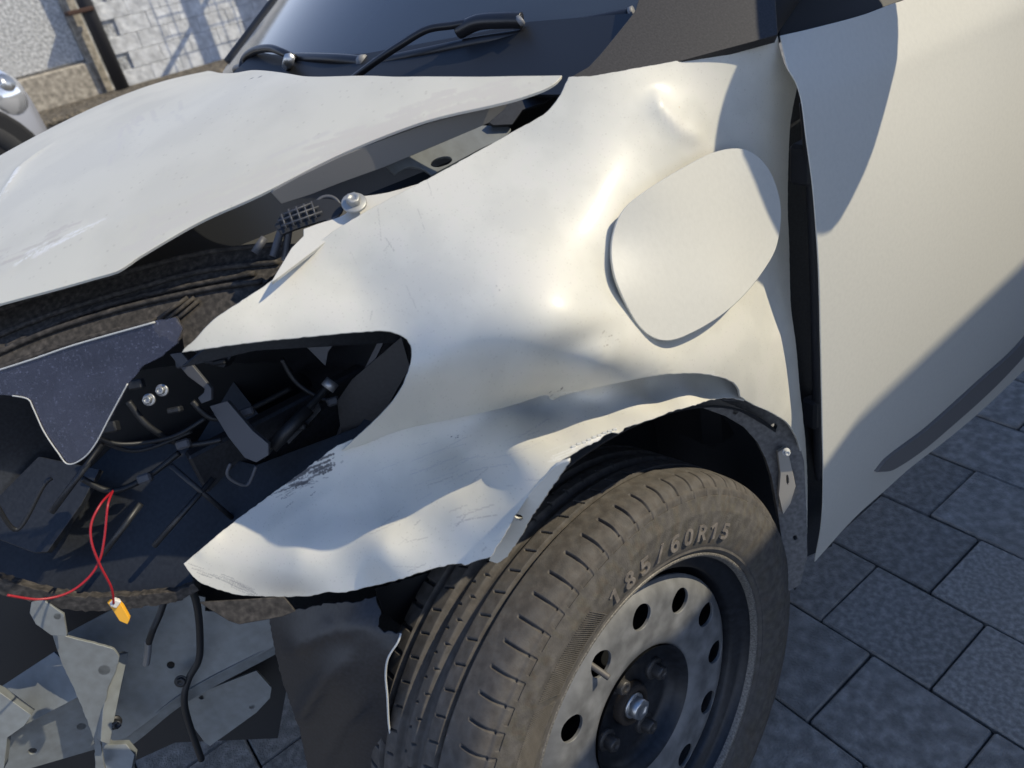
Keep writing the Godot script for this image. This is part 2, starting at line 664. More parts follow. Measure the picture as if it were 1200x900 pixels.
func body() -> void:
	speck_n = normal_tex(5, 0.25, 2.0)
	paint = grain(mat(Color(0.66, 0.64, 0.565), 0.5), noise_tex(7, 0.09, 0.95, 512, 4, 0.5), 3.0)
	paint.clearcoat_enabled = true
	paint.clearcoat = 0.16
	paint.clearcoat_roughness = 0.18
	bumpy(paint, speck_n, 0.06)
	paint_dusty = grain(mat(Color(0.62, 0.605, 0.545), 0.5), noise_tex(8, 0.02, 0.93, 512, 5, 0.7, Color(0.015, 0.006, 0.0)), 1.3)
	paint_dusty.clearcoat_enabled = true
	paint_dusty.clearcoat = 0.12
	paint_dusty.clearcoat_roughness = 0.25
	bumpy(paint_dusty, speck_n, 0.08)
	black = mat(Color(0.012, 0.013, 0.015), 0.5)
	black_dusty = grain(mat(Color(0.15, 0.13, 0.11), 0.85), noise_tex(9, 0.05, 0.25, 512, 5, 1.2), 5.0)
	primer = grain(mat(Color(0.235, 0.255, 0.255), 0.45, 0.15), noise_tex(10, 0.03, 0.8, 512, 6, 0.9, Color(0.03, 0.01, 0.0)), 4.0)
	steel = mat(Color(0.55, 0.55, 0.54), 0.35, 0.9)
	dark = grain(mat(Color(0.028, 0.031, 0.037), 0.45), noise_tex(12, 0.06, 0.6), 6.0)
	var fender := add(car, "fender", sheet([Vector3(0, 0.8, -0.09), Vector3(0.9363, -0, 0.3511), Vector3(0.1773, 0.8631, -0.4729),
		[V(-0.3114,0.0788,-0.0228), V(-0.2256,0.1148,-0.0266), V(-0.1429,0.1461,-0.0195), V(-0.0465,0.1661,-0.0125), V(0.0356,0.1851,-0.0124), V(0.1015,0.2183,-0.003), V(0.2171,0.2063,-0.0046), V(0.3262,0.209,-0.0133), V(-0.144,0.0921,-0.0135), V(-0.0245,0.1155,0.0163), V(0.0848,0.1427,0.012), V(0.185,0.1441,0.0015), V(0.3609,0.1676,-0.0563), V(0.3541,0.1048,-0.0987), V(-0.2466,0.0673,-0.0143), V(-0.1727,0.049,0.0047), V(-0.1187,0.0159,0.03), V(-0.1534,-0.0237,-0.0215), V(-0.1796,-0.0374,-0.0614), V(-0.2129,-0.0526,-0.1016), V(-0.07,-0.0089,0.0586), V(0.0862,0.1059,0.0245), V(0.1842,0.0326,-0.0238), V(0.3167,0.0473,-0.105), V(0.0722,0.0196,0.0321), V(0.0832,0.0526,0.0317), V(0.1097,-0.0469,0.0091), V(0.2019,-0.0267,-0.039), V(0.3058,-0.0165,-0.1239), V(0.3591,-0.003,-0.1702), V(-0.1135,-0.0077,0.0349), V(-0.1262,-0.0285,-0.0175), V(-0.1493,-0.0511,-0.0826), V(-0.0939,-0.0573,-0.067), V(-0.0741,-0.0374,0.0128), V(-0.0308,-0.0422,0.0357), V(-0.0394,-0.0625,-0.0504), V(0.0027,-0.0657,-0.0211), V(0.0193,-0.0525,0.0475), V(0.0628,-0.0691,0.0226), V(0.1005,-0.0653,0.0171), V(0.1678,-0.0874,-0.03), V(0.2569,-0.1147,-0.1045), V(0.3243,-0.102,-0.1573), V(0.3329,-0.1691,-0.1941), V(0.2099,-0.1277,-0.0793), V(0.2232,-0.1438,-0.0994), V(0.2987,-0.1909,-0.1747), V(0.3429,-0.2553,-0.2489), V(0.3538,-0.4346,-0.3647)],
		[V(-0.3114,0.0789,1), V(-0.2972,0.0854,0), V(-0.2764,0.0971,0), V(-0.2256,0.1147,0), V(-0.198,0.1269,0), V(-0.1429,0.1462,0), V(-0.0465,0.1661,0), V(0.0355,0.1849,0), V(0.0711,0.1923,0), V(0.087,0.2025,0), V(0.0972,0.2129,0), V(0.1023,0.2181,1), V(0.1279,0.2116,0), V(0.217,0.2062,0), V(0.2834,0.2065,0), V(0.3265,0.2091,1), V(0.3309,0.1947,0), V(0.3408,0.1802,0), V(0.3609,0.1675,1), V(0.3556,0.1509,0), V(0.352,0.1323,0), V(0.3522,0.1049,0), V(0.3537,0.0536,0), V(0.3585,-0.003,0), V(0.3337,-0.0724,0), V(0.3289,-0.135,0), V(0.3362,-0.2045,0), V(0.3441,-0.2434,0), V(0.3502,-0.2968,0), V(0.3525,-0.3523,0), V(0.3556,-0.4355,1), V(0.3504,-0.433,1), V(0.3471,-0.3499,0), V(0.3408,-0.2928,0), V(0.3293,-0.24,0), V(0.3021,-0.2023,0), V(0.2645,-0.1723,0), V(0.2231,-0.1457,0), V(0.2044,-0.1317,1), V(0.1983,-0.1183,0), V(0.1794,-0.1042,0), V(0.1437,-0.0881,0), V(0.1,-0.0757,0), V(0.0628,-0.0691,0), V(0.0238,-0.0653,0), V(0.003,-0.065,0), V(-0.0027,-0.0674,0), V(-0.0106,-0.0597,0), V(-0.0404,-0.0603,0), V(-0.0939,-0.0562,0), V(-0.1493,-0.051,0), V(-0.1904,-0.0534,0), V(-0.2132,-0.0535,1), V(-0.1799,-0.0382,0), V(-0.1484,-0.0212,0), V(-0.1295,-0.0036,0), V(-0.1192,0.0144,0), V(-0.1199,0.0264,0), V(-0.1284,0.0358,0), V(-0.1397,0.0415,0), V(-0.1723,0.0505,0), V(-0.2466,0.0674,0)], 0.00025], {"cell": 0.005, "step": 0.004, "hem": 0.005, "rough": 0.0003,
		"creases": [
			[[Vector2(0.1766, 0.1861), Vector2(0.176, 0.1646), Vector2(0.1916, 0.139), Vector2(0.223, 0.126)], "fold", 0.007, 0.0015, 0.012],
			[[Vector2(-0.0166, -0.0293), Vector2(0.0196, -0.0466), Vector2(0.0677, -0.051)], "fold", 0.002, 0.002, 0.007],
			[[Vector2(0.2152, -0.0706), Vector2(0.263, -0.089), Vector2(0.3309, -0.0877)], "fold", 0.002, 0.003, 0.012]],
		"dents": [[[Vector2(0.0212, -0.0225)][0], -0.006, 0.034, 0.012], [[Vector2(0.0404, -0.0308)][0], -0.002, 0.004, 0.005], [[Vector2(0.0343, -0.0335)][0], 0.0018, 0.003, 0.003], [[Vector2(-0.0383, 0.0425)][0], 0.001, 0.002, 0.004]]}), fender_paint([
			[[Vector2(0.0281, -0.0296)][0], [Vector2(0.0473, -0.0273)][0], 0.0012, Color(0.25, 0.22, 0.18), 5, 0.004],
			[[Vector2(-0.0372, 0.0487)][0], [Vector2(-0.0388, 0.0378)][0], 0.0007, Color(0.3, 0.28, 0.25), 2, 0.001],
			[[Vector2(0.0013, -0.0636)][0], [Vector2(0.167, -0.096)][0], 0.0009, Color(0.75, 0.74, 0.7), 24, 0.002],
			[[Vector2(-0.0096, -0.0634)][0], [Vector2(0.0031, -0.0584)][0], 0.001, Color(0.12, 0.11, 0.1), 6, 0.003],
			[[Vector2(-0.064, 0.1629)][0], [Vector2(-0.0728, 0.0704)][0], 0.0005, Color(0.45, 0.43, 0.38), 8, 0.03],
			[[Vector2(0.195, 0.1628)][0], [Vector2(0.1972, 0.1607)][0], 0.0015, Color(0.35, 0.17, 0.06), 2, 0.001]]))
	add(fender, "fender_flare", sheet([Vector3(0, 0.8, -0.09), Vector3(0.9363, -0, 0.3511), Vector3(0.1773, 0.8631, -0.4729),
		[V(-0.1458,-0.0406,-0.0879), V(-0.09,-0.048,-0.0768), V(-0.0345,-0.0535,-0.0621), V(0.0107,-0.0576,-0.0446), V(0.034,-0.0597,-0.015), V(0.0842,-0.0656,-0.0378), V(0.1487,-0.0796,-0.0691), V(0.2055,-0.1043,-0.1008), V(0.22,-0.1278,-0.1036), V(-0.1839,-0.0466,-0.0983), V(-0.1354,-0.0643,-0.0902), V(-0.0763,-0.0742,-0.0721), V(-0.0107,-0.0798,-0.0421), V(0.0368,-0.0856,-0.024), V(0.0969,-0.0947,-0.048), V(0.1624,-0.1093,-0.0776), V(0.1971,-0.1332,-0.0819), V(0.1343,-0.1187,-0.0313), V(0.0815,-0.1128,0.0025), V(0.0112,-0.1108,0.0367), V(-0.0358,-0.1168,0.0561), V(-0.0746,-0.142,0.0532), V(-0.2131,-0.0513,-0.1107), V(-0.2649,-0.0638,-0.1351), V(-0.3082,-0.0788,-0.1473), V(-0.1537,-0.0928,-0.089), V(-0.0879,-0.103,-0.053), V(-0.0605,-0.0992,0.0054), V(-0.2323,-0.1127,-0.1011), V(-0.1663,-0.1295,-0.0592), V(-0.121,-0.1375,-0.0081), V(-0.4012,-0.1136,-0.1335), V(-0.3932,-0.1351,-0.1334), V(-0.3538,-0.1633,-0.125), V(-0.2883,-0.1791,-0.0934), V(-0.2183,-0.1836,-0.0522), V(-0.167,-0.1785,-0.0134), V(-0.1208,-0.1764,0.0235), V(-0.3524,-0.1126,-0.133), V(-0.2839,-0.1384,-0.0937), V(-0.1983,-0.1489,-0.0381)],
		[V(-0.2196,-0.0484,1), V(-0.1833,-0.0449,0), V(-0.1461,-0.0414,0), V(-0.09,-0.048,0), V(-0.0345,-0.0535,0), V(0.0107,-0.0576,0), V(0.0342,-0.0597,0), V(0.0843,-0.0656,0), V(0.1488,-0.0796,0), V(0.2066,-0.1027,0), V(0.2193,-0.1206,0), V(0.2108,-0.1396,1), V(0.1987,-0.1317,0), V(0.1755,-0.1251,0), V(0.1353,-0.1181,0), V(0.0825,-0.1123,0), V(0.0476,-0.1103,0), V(0.0351,-0.1115,0), V(0.0298,-0.109,0), V(0.0119,-0.1103,0), V(-0.0142,-0.1128,0), V(-0.0353,-0.1163,0), V(-0.0591,-0.1287,0), V(-0.0778,-0.1436,0), V(-0.0965,-0.1612,0), V(-0.1101,-0.1751,1), V(-0.121,-0.177,0), V(-0.1328,-0.1798,0), V(-0.1356,-0.1773,0), V(-0.167,-0.1785,0), V(-0.2182,-0.1836,0), V(-0.2536,-0.1842,0), V(-0.2659,-0.1806,0), V(-0.2886,-0.1799,0), V(-0.3538,-0.1633,0), V(-0.3772,-0.1497,0), V(-0.3932,-0.1351,0), V(-0.4015,-0.1144,1), V(-0.377,-0.1043,0), V(-0.3476,-0.0924,0), V(-0.3081,-0.0788,0), V(-0.2652,-0.0646,0)], 3e-05], {"cell": 0.004, "step": 0.004, "hem": 0.004, "rough": 0.0005,
		"creases": [
			[[Vector2(-0.0358, -0.0741), Vector2(-0.0921, -0.094), Vector2(-0.1384, -0.1117), Vector2(-0.1556, -0.1282), Vector2(-0.1858, -0.1489)], "fold", 0.006, 0.001, 0.016],
			[[Vector2(-0.3572, -0.0953), Vector2(-0.3883, -0.1138)], "fold", 0.003, 0.001, 0.008],
			[[Vector2(-0.2057, -0.0855), Vector2(-0.2946, -0.1038), Vector2(-0.3836, -0.1274)], "fold", 0.003, 0.0015, 0.014],
			[[Vector2(-0.0947, -0.116), Vector2(-0.0801, -0.1277), Vector2(-0.0814, -0.1433)], "fold", -0.003, 0.001, 0.01],
			[[Vector2(-0.0051, -0.0936), Vector2(0.0281, -0.0961), Vector2(0.0848, -0.1023)], "fold", -0.002, 0.001, 0.008]],
		"dents": [[[Vector2(-0.2065, -0.1184)][0], -0.003, 0.02, 0.012], [[Vector2(-0.0996, -0.0743)][0], -0.0012, 0.003, 0.002]]}), fender_paint([
			[[Vector2(-0.2857, -0.068)][0], [Vector2(-0.2241, -0.0619)][0], 0.0016, Color(0.09, 0.085, 0.08), 46, 0.006],
			[[Vector2(-0.2935, -0.0785)][0], [Vector2(-0.2486, -0.0731)][0], 0.0009, Color(0.2, 0.19, 0.18), 30, 0.007],
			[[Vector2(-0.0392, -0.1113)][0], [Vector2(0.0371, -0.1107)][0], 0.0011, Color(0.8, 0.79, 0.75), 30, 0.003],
			[[Vector2(-0.2076, -0.1512)][0], [Vector2(-0.107, -0.14)][0], 0.0005, Color(0.4, 0.38, 0.34), 22, 0.02],
			[[Vector2(-0.1021, -0.0735)][0], [Vector2(-0.0953, -0.0747)][0], 0.001, Color(0.06, 0.06, 0.06), 3, 0.001],
			[[Vector2(-0.4009, -0.1155)][0], [Vector2(-0.3406, -0.1667)][0], 0.001, Color(0.3, 0.29, 0.27), 30, 0.002],
			[[Vector2(-0.1564, -0.1005)][0], [Vector2(-0.0191, -0.0893)][0], 0.0005, Color(0.5, 0.49, 0.46), 26, 0.012]]))
	fender.set_meta("label", "crumpled cream front fender with torn lower lip")
	add(fender, "fuel_lid", sheet([Vector3(0, 0.8, -0.09), Vector3(0.9363, -0, 0.3511), Vector3(0.1773, 0.8631, -0.4729),
		[V(0.2393,0.1094,-0.0028), V(0.265,0.1012,-0.0126), V(0.2912,0.0268,-0.0489), V(0.2382,-0.0245,-0.0362), V(0.1093,-0.046,0.0221), V(0.0817,-0.0203,0.0393), V(0.0747,0.0087,0.0469), V(0.0797,0.0533,0.0411), V(0.168,0.0302,0.0115), V(0.127,0.0904,0.0386), V(0.1873,-0.0224,-0.0054)],
		[V(0.1702,0.1011,0), V(0.2088,0.1094,0), V(0.2395,0.1102,0), V(0.2599,0.1036,0), V(0.2798,0.0854,0), V(0.2905,0.0592,0), V(0.2902,0.0356,0), V(0.2777,0.01,0), V(0.2602,-0.0052,0), V(0.2242,-0.0242,0), V(0.1739,-0.0402,0), V(0.1246,-0.047,0), V(0.1017,-0.0439,0), V(0.085,-0.0322,0), V(0.0745,-0.0122,0), V(0.0691,0.0181,0), V(0.074,0.0434,0), V(0.0867,0.067,0), V(0.1018,0.0801,0), V(0.1339,0.0914,0)], 2e-05], {"cell": 0.006, "hem": 0.006}), paint)
	add(car, "arch_flange", sheet([Vector3(0.2941, 0.4392, -0.065), Vector3(0.8838, -0, 0.4679), Vector3(0.1177, 0.9678, -0.2223),
		[],
		[V(-0.0572,0.1251,1), V(-0.0081,0.1119,1), V(0.018,0.093,1), V(0.0432,0.0645,1), V(0.0509,0.0108,1), V(0.0457,-0.0643,1), V(0.0394,-0.1289,1), V(0.0244,-0.1724,1), V(0.0077,-0.1771,1), V(0.0002,-0.1582,1), V(0.0071,-0.1126,1), V(0.0074,-0.0533,1), V(0.0057,-0.0016,1), V(0.0012,0.0271,1), V(-0.0068,0.054,1), V(-0.0217,0.0799,1), V(-0.0437,0.1014,1), V(-0.0694,0.119,1)], 2e-05], {"cell": 0.01, "hem": 0.01, "holes": [circle2([Vector2(0.0172, 0.0692)][0], 0.005), circle2([Vector2(-0.0298, 0.1036)][0], 0.004), circle2([Vector2(0.0259, -0.0981)][0], 0.004)]}), grain(mat(Color(0.26, 0.25, 0.235), 0.6), noise_tex(13, 0.04, 0.55), 6.0))
	var door := add(car, "door", sheet([Vector3(0.8667, 0.6479, -0.0476), Vector3(1, 0, 0), Vector3(0, 0.9988, -0.0499),
		[V(-0.5667,0.3442,-0.0333), V(-0.5667,0.2922,0.0042), V(-0.5667,0.2517,0.0142), V(-0.5667,0.151,0.0252), V(-0.5667,-0.0493,0.0272), V(-0.5667,-0.1989,0.0157), V(-0.5667,-0.3479,-0.0098), V(-0.5667,-0.4467,-0.0348), V(-0.0667,0.3442,-0.0333), V(-0.0667,0.2921,0.0062), V(-0.0667,0.2516,0.0162), V(-0.0667,0.1508,0.0292), V(-0.0667,-0.0496,0.0331), V(-0.0667,-0.1992,0.0217), V(-0.0667,-0.3481,-0.0058), V(-0.0667,-0.4469,-0.0308), V(0.6333,0.3548,-0.0448), V(0.6333,0.2926,-0.0038), V(0.6333,0.2521,0.0062), V(0.6333,0.1513,0.0192), V(0.6333,-0.0491,0.0232), V(0.6333,-0.1987,0.0117), V(0.6333,-0.3476,-0.0158), V(0.6333,-0.4464,-0.0408)],
		[V(-0.5194,0.3253,1), V(-0.5262,0.3121,0), V(-0.5326,0.2974,0), V(-0.5295,0.2793,0), V(-0.5347,0.2312,0), V(-0.5349,0.1784,0), V(-0.536,0.103,0), V(-0.5364,-0.0027,0), V(-0.5281,-0.1301,0), V(-0.5141,-0.2251,0), V(-0.4916,-0.3434,0), V(-0.4798,-0.4284,1), V(-0.3944,-0.3982,0), V(-0.3042,-0.3964,0), V(-0.2383,-0.3972,0), V(-0.045,-0.4246,0), V(0.1512,-0.4172,0), V(0.3333,-0.4023,1), V(0.3533,-0.0492,0), V(0.3333,0.3443,1), V(-0.1918,0.3151,1), V(-0.3018,0.3109,0), V(-0.327,0.312,0), V(-0.3845,0.3135,0), V(-0.4733,0.3207,0)], 2e-05], {"creases": [[[Vector2(-0.5575, 0.2674), Vector2(-0.3691, 0.2562), Vector2(-0.0819, 0.2529), Vector2(0.2065, 0.2393)], "fold", 0.0035, 0.002, 0.03]], "cell": 0.009, "step": 0.006, "hem": 0.0015}), paint)
	add(door, "trim_strip", sheet([Vector3(0.8, 0.4, -0.0213), Vector3(1, 0, 0), Vector3(0, 0.9988, -0.0499),
		[V(-0.5,0.0995,0.0123), V(-0.5,-0.0993,-0.0156), V(0,0.0992,0.0183), V(0,-0.0995,-0.0117), V(0.5,0.0994,0.0143), V(0.5,-0.0992,-0.0176)],
		[V(-0.3077,-0.059,1), V(-0.2846,-0.0492,0), V(-0.1745,-0.0603,0), V(-0.0177,-0.055,0), V(0.1221,-0.0491,0), V(0.4,0.0594,1), V(0.4,-0.0002,1), V(0.1503,-0.0976,0), V(-0.1249,-0.1089,0), V(-0.2504,-0.0909,0)], 2e-05], {"cell": 0.012, "hem": 0.006}), mat(Color(0.16, 0.155, 0.15), 0.5))
	add(car, "door_jamb", sheet([Vector3(0.4715, 0.6035, -0.14), Vector3(0.9785, -0, 0.206), Vector3(0.0211, 0.9947, -0.1003),
		[],
		[V(-0.0212,0.2981,1), V(0.031,0.2948,1), V(0.071,0.0376,1), V(0.0507,-0.3288,1), V(0.0255,-0.4543,1), V(-0.0402,-0.4443,1), V(-0.0399,-0.1906,1), V(-0.0439,0.0778,1)], 2e-05], {"cell": 0.03, "hem": 0.01}), dark)
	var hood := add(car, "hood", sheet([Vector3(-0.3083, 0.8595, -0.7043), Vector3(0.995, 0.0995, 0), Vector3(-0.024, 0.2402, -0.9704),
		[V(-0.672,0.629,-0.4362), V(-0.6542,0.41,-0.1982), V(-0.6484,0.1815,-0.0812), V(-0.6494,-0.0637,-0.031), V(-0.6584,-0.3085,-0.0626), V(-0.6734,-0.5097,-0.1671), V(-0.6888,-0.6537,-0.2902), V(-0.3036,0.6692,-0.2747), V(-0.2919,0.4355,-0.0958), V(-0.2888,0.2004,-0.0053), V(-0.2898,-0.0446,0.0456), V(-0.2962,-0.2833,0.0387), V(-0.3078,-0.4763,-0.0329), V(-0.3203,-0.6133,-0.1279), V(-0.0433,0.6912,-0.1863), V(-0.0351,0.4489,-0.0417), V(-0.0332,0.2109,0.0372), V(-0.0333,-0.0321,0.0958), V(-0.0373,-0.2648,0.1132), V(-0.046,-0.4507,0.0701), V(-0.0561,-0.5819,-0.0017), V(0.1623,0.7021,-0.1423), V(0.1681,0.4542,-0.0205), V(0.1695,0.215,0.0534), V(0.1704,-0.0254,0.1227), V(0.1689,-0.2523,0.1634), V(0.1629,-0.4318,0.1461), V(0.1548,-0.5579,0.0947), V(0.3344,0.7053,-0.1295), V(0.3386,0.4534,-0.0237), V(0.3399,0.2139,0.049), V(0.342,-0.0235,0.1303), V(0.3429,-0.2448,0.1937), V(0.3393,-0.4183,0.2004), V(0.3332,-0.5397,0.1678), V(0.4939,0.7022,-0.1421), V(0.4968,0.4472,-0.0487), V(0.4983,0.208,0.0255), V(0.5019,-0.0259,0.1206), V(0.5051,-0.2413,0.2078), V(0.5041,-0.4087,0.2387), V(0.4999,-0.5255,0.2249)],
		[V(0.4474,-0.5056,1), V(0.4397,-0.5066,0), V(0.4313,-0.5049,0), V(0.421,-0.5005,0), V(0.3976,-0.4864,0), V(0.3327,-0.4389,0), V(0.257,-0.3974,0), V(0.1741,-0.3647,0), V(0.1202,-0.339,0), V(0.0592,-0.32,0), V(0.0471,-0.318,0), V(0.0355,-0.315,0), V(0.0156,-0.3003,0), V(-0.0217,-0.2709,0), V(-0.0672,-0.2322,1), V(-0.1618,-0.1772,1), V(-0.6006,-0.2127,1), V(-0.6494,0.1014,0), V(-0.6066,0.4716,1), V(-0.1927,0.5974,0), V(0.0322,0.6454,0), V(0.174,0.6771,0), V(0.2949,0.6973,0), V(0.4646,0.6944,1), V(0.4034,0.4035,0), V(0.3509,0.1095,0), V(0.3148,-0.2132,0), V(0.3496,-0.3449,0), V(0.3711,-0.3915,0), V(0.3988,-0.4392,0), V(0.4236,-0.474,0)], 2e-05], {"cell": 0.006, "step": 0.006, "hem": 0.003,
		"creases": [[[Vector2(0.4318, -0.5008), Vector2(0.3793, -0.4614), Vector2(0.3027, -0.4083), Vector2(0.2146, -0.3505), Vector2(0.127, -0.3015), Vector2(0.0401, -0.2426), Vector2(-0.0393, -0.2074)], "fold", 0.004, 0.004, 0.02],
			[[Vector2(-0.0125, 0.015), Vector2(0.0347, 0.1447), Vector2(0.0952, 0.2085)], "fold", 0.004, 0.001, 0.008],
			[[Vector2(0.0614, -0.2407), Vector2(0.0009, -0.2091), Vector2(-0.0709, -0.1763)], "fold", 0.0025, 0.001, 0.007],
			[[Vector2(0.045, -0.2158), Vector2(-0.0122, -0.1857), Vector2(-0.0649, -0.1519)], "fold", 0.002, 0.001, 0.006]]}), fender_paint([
			[[Vector2(0.4212, -0.4944)][0], [Vector2(0.2472, -0.3813)][0], 0.007, Color(0.58, 0.545, 0.47), 60, 0.012],
			[[Vector2(0.2744, -0.4029)][0], [Vector2(0.0649, -0.3023)][0], 0.007, Color(0.585, 0.555, 0.485), 40, 0.016],
			[[Vector2(0.188, 0.0662)][0], [Vector2(0.146, -0.1256)][0], 0.006, Color(0.58, 0.55, 0.48), 20, 0.03],
			[[Vector2(0.0595, -0.2324)][0], [Vector2(-0.034, -0.1899)][0], 0.003, Color(0.8, 0.79, 0.76), 22, 0.004],  # pale strokes paint a highlight along the front fold
			[[Vector2(0.0439, -0.2188)][0], [Vector2(-0.0443, -0.1519)][0], 0.004, Color(0.54, 0.5, 0.43), 18, 0.006],
			[[Vector2(0.0347, 0.1447)][0], [Vector2(-0.0125, 0.015)][0], 0.003, Color(0.82, 0.81, 0.78), 14, 0.003],  # bright highlight of the far fold put into the paint
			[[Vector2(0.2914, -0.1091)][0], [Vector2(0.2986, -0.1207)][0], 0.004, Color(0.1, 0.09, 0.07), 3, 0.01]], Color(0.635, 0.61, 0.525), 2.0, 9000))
	hood.set_meta("label", "lifted cream hood with dust streaks and highlights painted along its folds")
	add(hood, "hood_inner_skirt", sheet([Vector3(0.0002, 0.956, -0.25), Vector3(0.932, -0, 0.3624), Vector3(-0.0556, 0.9881, 0.1431),
		[],
		[V(0.1055,0.016,1), V(0.0729,0.0159,1), V(0.0209,0.0159,1), V(-0.0226,0.0122,1), V(-0.0662,0.0069,1), V(-0.1105,-0.0015,1), V(-0.1395,-0.0091,1), V(-0.1342,-0.0224,1), V(-0.1069,-0.0214,1), V(-0.0734,-0.0176,1), V(-0.0294,-0.014,1), V(0.0455,-0.0036,1), V(0.0818,0.0016,1), V(0.0984,0.0102,1)], 2e-05], {"cell": 0.02}), mat(Color(0.2, 0.19, 0.175), 0.6))
	add(car, "door_top_trim", sheet([Vector3(0.5005, 0.968, -0.1), Vector3(0.9923, -0, 0.124), Vector3(0.0654, 0.8498, -0.523),
		[],
		[V(-0.069,0.0822,1), V(-0.1145,-0.0053,1), V(-0.0714,-0.0092,1), V(0.0056,-0.0137,1), V(0.0548,-0.0132,1), V(0.0792,-0.0132,1), V(0.1785,-0.0059,1), V(0.3021,-0.0041,1)], 2e-05], {"cell": 0.02, "hem": 0.02}), black)
	# door mirror above the frame
	var mirror := add(car, "door_mirror", loft([[-0.035, 0.075, 0.15, 0.05, 0.05], [-0.022, 0.05, 0.17, 0.08, 0.08], [-0.005, 0.02, 0.175, 0.09, 0.09], [0.02, -0.01, 0.175, 0.1, 0.1], [0.07, -0.015, 0.175, 0.105, 0.105], [0.1, 0.01, 0.165, 0.095, 0.095], [0.11, 0.04, 0.14, 0.07, 0.07]], 28, 3.2), black, Transform3D(Basis(Vector3.UP, -0.15), Vector3(0.58, 1.1, 0.105)))
	add(mirror, "mirror_foot", block(Vector3(0.07, 0.06, 0.13), 0.02), black, Transform3D(Basis.IDENTITY, Vector3(0.01, 0.0, -0.12)))

# ---------------------------------------------------------------- wheel
func wheel() -> void:
	var w := Node3D.new()
	w.name = "front_wheel"
	w.transform = Transform3D(Basis(Vector3(0.9929, 0, -0.1191), Vector3(-0.0104, 0.9962, -0.0865), Vector3(0.1186, 0.0872, 0.9891)), Vector3(0, 0.29, 0))
	car.add_child(w)
	var rubber := grain(mat(Color(0.13, 0.117, 0.102), 0.85), noise_tex(21, 0.03, 0.68, 512, 6, 1.0), 4.0, false)
	bumpy(rubber, normal_tex(22, 0.2, 3.0), 0.25)
	var side := [[0.203, -0.006], [0.209, -0.001], [0.212, 0.003], [0.216, 0.0065], [0.2165, 0.0065], [0.219, 0.0058], [0.2195, 0.0062], [0.225, 0.0088], [0.24, 0.0118], [0.252, 0.0126], [0.262, 0.0124], [0.264, 0.0128], [0.266, 0.0122], [0.272, 0.0105], [0.276, 0.0095], [0.279, 0.0088], [0.2815, 0.0083], [0.2828, 0.0081], [0.284, 0.0078], [0.2852, 0.0075], [0.2864, 0.0071], [0.2876, 0.0067], [0.289, 0.006], [0.291, 0.005]]
	var prof := []
	for p in side: prof.append(Vector2(p[0], p[1]))
	var z := 0.003
	while z > -0.168:
		var t := clampf((z + 0.082) / 0.085, -1.0, 1.0)
		prof.append(Vector2(0.3035 - 0.0022 * t * t - 0.0105 * pow(absf(t), 14.0), z))
		z -= 0.0013
	for k in range(side.size() - 1, -1, -1): prof.append(Vector2(side[k][0], -0.164 - side[k][1]))
	var angles := []
	var a := 28.0
	while a < 172.0:
		angles.append(a)
		a += 0.13
	while a < 388.0:
		angles.append(a)
		a += 2.0
	var grooves := [[-0.047, 0.0022], [-0.0755, 0.0052], [-0.104, 0.0052], [-0.133, 0.003]]
	var np := prof.size()
	var verts := PackedVector3Array()
	var tints := PackedColorArray()
	var grit := FastNoiseLite.new()
	grit.seed = 77
	grit.frequency = 60.0
	var idx := PackedInt32Array()
	var na := angles.size()
	for i in na:
		var th := deg_to_rad(angles[i])
		var arc: float = angles[i]
		for k in np:
			var p: Vector2 = prof[k]
			var r := p.x
			var d := 0.0
			if k >= 12 and k < np - 12:
				for g in grooves: d = maxf(d, 0.0065 * smoothstep(1.5, 0.8, absf(p.y - g[0]) / g[1]))
				# shoulder cuts with a hooked end
				var pitch := 4.93
				if p.y > -0.0225 and r > 0.281:
					var u := fposmod(arc - 0.6 - (p.y + 0.02) * 20.0 * 0.0, pitch)
					if p.y < 0.0045: d = maxf(d, 0.0032 * smoothstep(0.36, 0.16, minf(u, pitch - u)))
					elif r < 0.2895:
						if u < 3.3 and r > 0.2838 and r < 0.2872: d = maxf(d, 0.0028)
						if r > 0.2835: d = maxf(d, 0.0035 * smoothstep(0.36, 0.16, minf(u, pitch - u)))
				for q in [[-0.0575, 0.0065, 1.3], [-0.083, 0.004, 3.0], [-0.097, 0.004, 0.4], [-0.119, 0.006, 2.1]]:
					if absf(p.y - q[0]) < q[1]:
						var u := fposmod(arc + q[2] + (p.y - q[0]) * 60.0, pitch)
						d = maxf(d, 0.003 * smoothstep(0.24, 0.1, minf(u, pitch - u)))
				if p.y < -0.141: 
					var u := fposmod(arc + 1.0, pitch)
					d = maxf(d, 0.0045 * smoothstep(0.5, 0.22, minf(u, pitch - u)))
			r -= d
			var v := Vector3(cos(th) * r, sin(th) * r, p.y)
			var gr := grit.get_noise_3dv(v)
			var c := Color(1.0, 0.97, 0.94)
			if p.x < 0.222 + 0.003 * gr and p.x > 0.2125: c = Color(2.3, 1.85, 1.25)
			elif p.x < 0.284: c = Color(1.2, 1.1, 0.98)
			c *= 1.0 + 0.45 * gr
			tints.append(c)
			verts.append(v)
	for i in na:
		var i2 := (i + 1) % na
		for k in np - 1:
			var q0 := i * np + k
			var q1 := i2 * np + k
			idx.append_array([q0, q0 + 1, q1, q1, q0 + 1, q1 + 1])
	var norms := PackedVector3Array()
	norms.resize(verts.size())
	for k in range(0, idx.size(), 3):
		var n := (verts[idx[k + 2]] - verts[idx[k]]).cross(verts[idx[k + 1]] - verts[idx[k]])
		for q in 3: norms[idx[k + q]] += n
	for k in norms.size(): norms[k] = norms[k].normalized()
	var arr := []
	arr.resize(Mesh.ARRAY_MAX)
	arr[Mesh.ARRAY_VERTEX] = verts
	arr[Mesh.ARRAY_NORMAL] = norms
